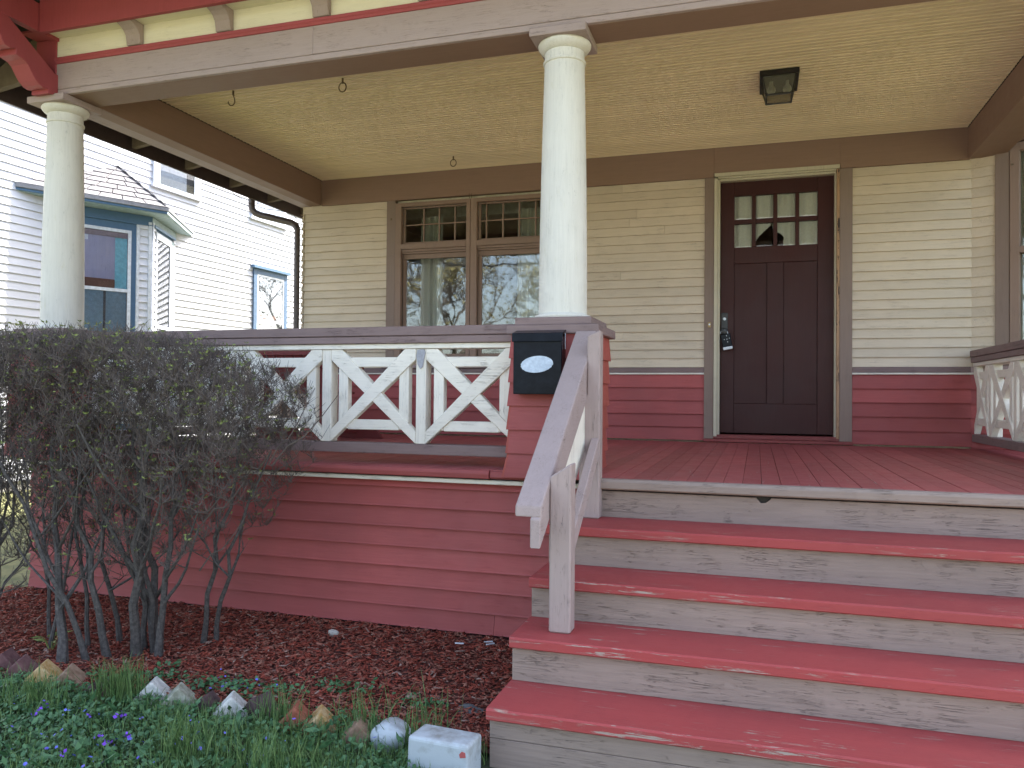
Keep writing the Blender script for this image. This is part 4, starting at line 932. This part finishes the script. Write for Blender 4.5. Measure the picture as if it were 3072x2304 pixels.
# ------------------------------------------------------------------ mulch, grass, ground cover
def chips(n, x0, x1, y0, y1, mat, name, l=(.012, .05), excl=None):
    c = np.stack([rng.uniform(x0, x1, n), rng.uniform(y0, y1, n), GZ+.004+rng.uniform(0, .018, n)], 1)
    if excl is not None: c = c[excl(c[:, 0], c[:, 1])]
    n = len(c); a = rng.uniform(0, 2*pi, n); t = rng.normal(0, .22, n); L_ = rng.uniform(*l, n)*rng.uniform(.5, 1, n); wd = L_*rng.uniform(.12, .4, n); th = rng.uniform(.001, .004, n)
    ax = np.stack([np.cos(a)*np.cos(t), np.sin(a)*np.cos(t), np.sin(t)], 1); ay = np.stack([-np.sin(a), np.cos(a), rng.normal(0, .25, n)], 1); az = np.cross(ax, ay)
    V = np.zeros((n, 8, 3)); k = 0
    for sz in (-1, 1):
        for sy, sx in ((-1, -1), (-1, 1), (1, 1), (1, -1)):
            tap = .55 if sx == 1 else 1
            V[:, k] = c+ax*(sx*L_/2)[:, None]+ay*(sy*wd*tap/2)[:, None]+az*(sz*th/2)[:, None]; k += 1
    F0 = np.array([(3, 2, 1, 0), (4, 5, 6, 7), (0, 1, 5, 4), (1, 2, 6, 5), (2, 3, 7, 6), (3, 0, 4, 7)])
    F = (np.arange(n)*8)[:, None, None]+F0[None]
    return fastmesh(name, V.reshape(-1, 3), F.reshape(-1, 4), mat, None, 'stuff')
tag(chips(26000, -4.6, -.885, 2.67, 3.9, m_mulch, 'wood_mulch', excl=lambda x, y: (x < -.9) & ((y > 2.62))), 'red shredded wood mulch in the bed under the shrub', 'mulch')
tag(chips(900, -4.6, -.89, 2.7, 3.9, plain('pale_wood_splinter', (.34, .22, .17), .85), 'mulch_splinters', (.015, .06)), 'pale splinters scattered over the red mulch', 'splinters')
def blades(n, xs, ys, hlo, hhi, mat, name, wd=.0035, clump=None, lean=.35, z0=GZ-.015):
    x, y = xs, ys; n = len(x); h = rng.uniform(hlo, hhi, n); a = rng.uniform(0, 2*pi, n); le = np.abs(rng.normal(0, lean, n))*h
    dx_, dy_ = np.cos(a)*le, np.sin(a)*le; pa = rng.uniform(0, 2*pi, n); px, py = np.cos(pa)*wd/2, np.sin(pa)*wd/2
    P = []
    for q, wq in ((0, 1), (.45, .85), (.8, .5), (1, .08)):
        cx_, cy_, cz_ = x+dx_*q**1.8, y+dy_*q**1.8, z0+h*q*(1-.18*q*np.minimum(le/h, 1))
        P.append(np.stack([cx_-px*wq, cy_-py*wq, cz_], 1)); P.append(np.stack([cx_+px*wq, cy_+py*wq, cz_], 1))
    V = np.stack(P, 1); F0 = np.array([(0, 1, 3, 2), (2, 3, 5, 4), (4, 5, 7, 6)]); F = (np.arange(n)*8)[:, None, None]+F0[None]
    return fastmesh(name, V.reshape(-1, 3), F.reshape(-1, 4), mat, None, 'stuff')
N = 42000
gx = rng.uniform(-4.6, -.9, N); gy = rng.uniform(1.75, 2.66, N)**1.0
den = .5+.5*np.sin(gx*4.1+1)*np.sin(gy*6.3)+.25*np.sin(gx*13+gy*9)
left = np.interp(gx, [-3.2, -2.6, -2.2], [.22, .35, 1])       # ground cover takes over at the left
k_ = rng.random(N) < np.clip(.35+.5*den, .1, 1)*left
tag(blades(0, gx[k_], gy[k_], .03, .095, m_grass, 'grass'), 'green grass blades in front of the brick edging', 'grass')
cl_ = []
for (cx_, cy_, n_, s_) in [(-2.50, 2.60, 260, .045), (-2.46, 2.66, 120, .03), (-1.15, 2.60, 60, .05), (-1.42, 2.66, 80, .06), (-1.75, 2.62, 90, .06), (-2.75, 2.45, 150, .07), (-1.9, 2.3, 150, .08), (-1.5, 2.25, 160, .08), (-1.12, 2.72, 24, .05), (-1.3, 2.8, 20, .08)]:
    cl_.append(np.stack([rng.normal(cx_, s_, n_), rng.normal(cy_, s_*.5, n_)], 1))
cl_ = np.concatenate(cl_); tag(blades(0, cl_[:, 0], cl_[:, 1], .09, .21, m_grass, 'tall_grass', .004, lean=.3), 'taller tufts of grass among the edging bricks', 'grass tufts')
def rosettes(n, x, y, hz, size, mat, name, rnd=True):
    n = len(x); c = np.stack([x, y, GZ-.01+rng.uniform(.005, hz, n)], 1); nrm = rng.normal(size=(n, 3))*[.45, .45, .2]+[0, -.15, 1]; nrm /= np.linalg.norm(nrm, axis=1, keepdims=True)
    a = np.cross(nrm, rng.normal(size=(n, 3))); a /= np.linalg.norm(a, axis=1, keepdims=True); b = np.cross(nrm, a); s_ = (size*rng.uniform(.5, 1.3, n))[:, None]
    V = np.stack([c+(a*cos(t)+b*sin(t)*.75)*s_*(1 if i else 1.15)+nrm*(.15*s_ if i % 2 else 0) for i, t in enumerate([2*pi*k/6 for k in range(6)])], 1)
    return fastmesh(name, V.reshape(-1, 3), np.arange(6*n).reshape(n, 6), mat, None, 'stuff')
N = 26000; gx = rng.uniform(-4.6, -.95, N); gy = rng.uniform(1.75, 2.68, N)
k_ = rng.random(N) < np.interp(gx, [-3.2, -2.4, -1.9, -.9], [1, .9, .45, .4])
px_ = []
for (cx_, cy_, n_, sx_, sy_) in [(-2.157, 2.86, 420, .13, .035), (-1.95, 2.9, 120, .07, .03), (-1.70, 3.0, 160, .08, .03), (-2.5, 2.86, 120, .06, .03), (-1.30, 2.95, 90, .06, .02), (-2.55, 3.0, 40, .03, .02), (-1.08, 2.36, 500, .12, .04), (-1.0, 2.28, 300, .1, .05), (-1.45, 2.7, 250, .12, .04), (-2.7, 2.78, 160, .1, .03)]:
    px_.append(np.stack([rng.normal(cx_, sx_, n_), rng.normal(cy_, sy_, n_)], 1))
px_ = np.concatenate(px_)
tag(rosettes(0, np.concatenate([gx[k_], px_[:, 0]]), np.concatenate([gy[k_], px_[:, 1]]), .05, .0095, m_cover, 'ground_cover'), 'low creeping green ground cover in the lawn and bed edge', 'ground cover')
N = 240; fx = np.concatenate([rng.uniform(-3.3, -1.9, 150), rng.normal(-2.157, .12, 40), rng.uniform(-2, -.95, 50)]); fy = np.concatenate([rng.uniform(1.95, 2.5, 150), rng.normal(2.88, .03, 40), rng.uniform(2.0, 2.6, 50)])
fl = rosettes(0, fx, fy, .06, .007, m_fl, 'blue_flowers'); tag(fl, 'tiny blue flowers dotted through the ground cover', 'flowers')
vx = np.repeat(rng.uniform(-2.75, -2.05, 9), 5)+rng.normal(0, .006, 45); vy = np.repeat(rng.uniform(2.08, 2.4, 9), 5)+rng.normal(0, .006, 45)
c_ = np.stack([vx, vy, GZ+.06+rng.normal(0, .006, 45)], 1); V, F = leaves_np(c_, .014, .5, .8); vo_ = fastmesh('violets', V, F, m_vio, None, 'stuff'); tag(vo_, 'purple violet blossoms low in the left lawn', 'violets')
# broad leaves among the cover
c_ = np.stack([rng.uniform(-3.3, -1.0, 500), rng.uniform(1.95, 2.62, 500), GZ+rng.uniform(.0, .05, 500)], 1); V, F = leaves_np(c_, .05, .4, .38); tag(fastmesh('broad_weeds', V, F, m_cover, None, 'stuff'), 'broader weed leaves between the grass', 'weeds')

# edging bricks: corner up, sunk in the ground
def brick(x, y, s_, mat, label, rz, tilt=45, mat2=None, up=.0, long=.10):
    o = MB().box(-s_/2, s_/2, -long/2, long/2, -s_/2, s_/2).build('edging_brick', mat, None, .006, seg=2)
    for v in o.data.vertices:      # chipped edges
        k = v.co.copy(); v.co += Vector((sin(k.y*90+x*40), sin(k.z*80+x*30), sin(k.x*70+y*50)))*.0035
    o.data.update(); o.location = (x, y, GZ+up+.003); o.rotation_euler = (R(random.uniform(-6, 6)), R(tilt), R(rz)); ORG[o.name] = (x, y, GZ)
    # origin at the mesh centre
    zmin = min(v.co.z for v in o.data.vertices); zmax = max(v.co.z for v in o.data.vertices)
    for v in o.data.vertices: v.co.z -= (zmin+zmax)/2
    tag(o, label, 'brick', 'bricks edging the mulch bed'); return o
BR = [(-3.291, 2.771, .10, 'purple', 'dark purple brick at the far left end of the edging', 20),
      (-3.135, 2.717, .105, 'purple', 'purple brick beside the yellow and white painted one', 25),
      (-2.980, 2.691, .11, 'yellow', 'yellow and white painted brick leaning under the shrub', 25),
      (-2.855, 2.707, .10, 'tan', 'ribbed tan brick right of the yellow painted one', 30),
      (-2.649, 2.658, .07, 'dark', 'small grey-brown brick nearly buried in ground cover', 10),
      (-2.550, 2.644, .09, 'purple', 'purple brick left of the tall grass tuft', 20),
      (-2.400, 2.700, .10, 'white', 'bright white painted brick right of the tall grass tuft', 25),
      (-2.243, 2.668, .105, 'lichen', 'lichen-grey brick right of the white painted one', 30),
      (-2.114, 2.678, .075, 'dark', 'small dark brown brick between the lichen and half-white bricks', 15),
      (-1.982, 2.662, .10, 'white', 'cream and white chipped brick left of the long dark one', 30),
      (-1.875, 2.692, .10, 'dark', 'long dark brown brick left of the orange one', -20),
      (-1.690, 2.658, .095, 'orange', 'orange-red brick corner poking from the grass', 20),
      (-1.591, 2.672, .085, 'yellow', 'yellow brick mostly hidden by grass right of the orange one', 25),
      (-1.410, 2.640, .08, 'tan', 'chipped tan and white brick left of the round white stone', 15)]
for x, y, s_, c, lab, rz in BR: brick(x, y, s_*1.08, m_b[c], lab, rz)
# round white stone and marble block
def rock(name, x, y, z, sx, sy, sz, mat, label, cat, sub=3, amp=.12, seed=1):
    bm = bmesh.new(); bmesh.ops.create_icosphere(bm, subdivisions=sub, radius=1)
    for v in bm.verts:
        k = v.co; q = 1+amp*(sin(k.x*3+seed)+sin(k.y*4+seed*2)+sin(k.z*3.5+seed*3))/2
        v.co = Vector((k.x*sx*q, k.y*sy*q, k.z*sz*q))
    me = bpy.data.meshes.new(name); bm.to_mesh(me); bm.free()
    for p in me.polygons: p.use_smooth = True
    me.materials.append(mat); o = bpy.data.objects.new(name, me); COL.objects.link(o); o.location = (x, y, z); return tag(o, label, cat)
rock('stone', -1.262, 2.62, GZ+.02, .078, .055, .068, m_marble, 'rounded white stone standing between brick and marble block', 'stone', amp=.22, seed=2.3)
rock('pebble', -2.108, 3.66, GZ+.02, .028, .02, .02, plain('pale_stone', (.42, .38, .34), .8), 'small pale stone lying on the mulch near the red boards', 'stone', 2, .2, 4)
mk = MB().box(-1.113, -.893, 2.42, 2.545, GZ-.05, GZ+.125).build('marble_block', m_marble, None, .012, seg=3)
for v in mk.data.vertices:
    k = v.co.copy(); v.co += Vector((sin(k.y*40+k.z*30), sin(k.x*30+k.z*22), sin(k.x*25+k.y*41)))*.003
mk.rotation_euler = (0, 0, R(-2)); tag(mk, 'rectangular white marble block against the bottom step', 'stone block')
tag(MB().prism([(0, 0), (.02, .004), (.018, .02), (.006, .022), (-.003, .012)], lambda a, b_, t: (-.922+a, 2.4165+t, GZ+.085+b_), 0, .006).build('red_paint_chip', m_redx, None), 'flake of red paint on the corner of the marble block', 'paint flake')
# litter
for i, (x, y, a, lab) in enumerate([(-1.29, 3.77, .5, 'white cigarette butt by the steps, upper of the pair'), (-1.27, 3.74, .8, 'white cigarette butt by the steps, lower of the pair'), (-1.42, 3.70, .2, 'short white cigarette butt further from the steps')]):
    d = Vector((cos(a), sin(a), 0))*.022; p = Vector((x, y, GZ+.026)); tag(MB().tube([p-d, p+d], .004, 8).build('cigarette_butt', m_scrap), lab, 'cigarette butt', 'litter on the mulch')
tag(rock('leaf_litter', -1.09, 2.98, GZ+.01, .05, .03, .014, plain('grey_leaf_litter', (.09, .09, .09), .95), 'x', 'x', 3, .5, 3), 'clump of grey dead leaves beside the lower steps', 'dead leaves')
# bright seedling in the bed
sp = thing('seedling', (-3.28, 3.0, GZ), 'light green leafy seedling under the shrub at the far left', 'seedling')
for i in range(9):
    a = i*2.4; L_ = .05+.02*random.random(); c = Vector((-3.28+.03*cos(a), 3.0+.03*sin(a), GZ+.05+.01*(i % 4))); d = Vector((cos(a), sin(a), .15)); s2 = Vector((-sin(a), cos(a), 0))
    MB().add([c, c+d*L_*.4+s2*L_*.3+Vector((0, 0, .006)), c+d*L_, c+d*L_*.4-s2*L_*.3+Vector((0, 0, .006))], [(0, 1, 2, 3)]).build('leaf', m_seed if 'm_seed' in globals() else m_leaf, sp)
    MB().tube([(-3.28, 3.0, GZ), tuple(c)], .0015, 4).build('stalk', m_leaf, sp)

# ------------------------------------------------------------------ trees across the road (seen in the window glass)
def tree(name, x, y, h, label, seed):
    rs = np.random.default_rng(seed); t = thing(name, (x, y, GZ), label, 'tree', 'spring trees across the road')
    segs = []
    def grow(p, d, L_, r_, lev):
        q = p+d*L_; segs.append((p, q, r_, r_*.7, lev))
        if lev >= 6: return
        for _ in range(3 if lev < 5 else 4):
            nd_ = d+rs.normal(size=3)*(.42 if lev else .3)+np.array([0, 0, .08]); nd_ /= np.linalg.norm(nd_); grow(q, nd_, L_*rs.uniform(.62, .85), r_*.58, lev+1)
    grow(np.array([x, y, GZ]), np.array([0, 0, 1.]), h*.24, h*.018, 0)
    tr = [s_ for s_ in segs if s_[4] < 2]; br = [s_ for s_ in segs if s_[4] >= 2]
    V, F = tubes_np([s_[0] for s_ in tr], [s_[1] for s_ in tr], np.array([s_[2] for s_ in tr]), np.array([s_[3] for s_ in tr]), 7); fastmesh('trunk', V, F, m_trunk, t)
    V, F = tubes_np([s_[0] for s_ in br], [s_[1] for s_ in br], np.array([s_[2] for s_ in br]), np.array([s_[3] for s_ in br]), 3); fastmesh('branches', V, F, m_trunk, t, 'stuff')
    e = np.array([s_[1] for s_ in segs if s_[4] >= 5]); e = np.repeat(e, 2, 0)+rs.normal(size=(len(e)*2, 3))*.2
    V, F = leaves_np(e, .16, .5, .6); fastmesh('crown', V, F, m_bud, t, 'stuff'); return t
tA_ = tree('roadside_tree', -16, -27, 13, 'bare-branched budding tree across the road, seen mirrored in the window', 3)
tB_ = tree('roadside_tree', -4, -29, 15, 'taller budding tree across the road, mirrored in the window middle', 5)
dup(tA_, (22, -3, 0), 'budding tree across the road right of the taller one'); dup(tB_, (-24, -2, 0), 'budding tree across the road at the far left')
dup(tA_, (-10, -5, 0), 'budding tree across the road, second from the left'); dup(tB_, (26, -4, 0), 'budding tree across the road at the far right'); dup(tA_, (4, -7, 0), 'budding tree set back behind the others across the road')
dup(tB_, (-6, -6, 0), 'tall budding tree across the road, third row behind the road'); dup(tB_, (9, 1, 0), 'tall budding tree across the road right beside the middle one'); dup(tA_, (16, -1, 0), 'smaller budding tree across the road among the right hand group'); dup(tB_, (-14, 0, 0), 'tall budding tree across the road among the left hand group'); dup(tA_, (-26, -2, 0), 'smaller budding tree across the road at the outer left'); dup(tB_, (-34, -3, 0), 'tall budding tree across the road beyond the outer left one')
dup(tA_, (28, 66, 0), 'budding tree in the back yard behind the house'); dup(tB_, (20, 80, 0), 'taller budding tree in the back yard between the two houses')
tag(MB().tube([(-60+k*10, -13.5, 5.6-.5*sin(pi*((k*10) % 40)/40)) for k in range(13)], .035, 5).build('power_line', m_blackm), 'lower black utility line strung along the road', 'power line')
tag(MB().tube([(-60+k*10, -13.2, 6.6-.5*sin(pi*((k*10) % 40)/40)) for k in range(13)], .035, 5).build('power_line', m_blackm), 'upper black utility line strung along the road', 'power line')
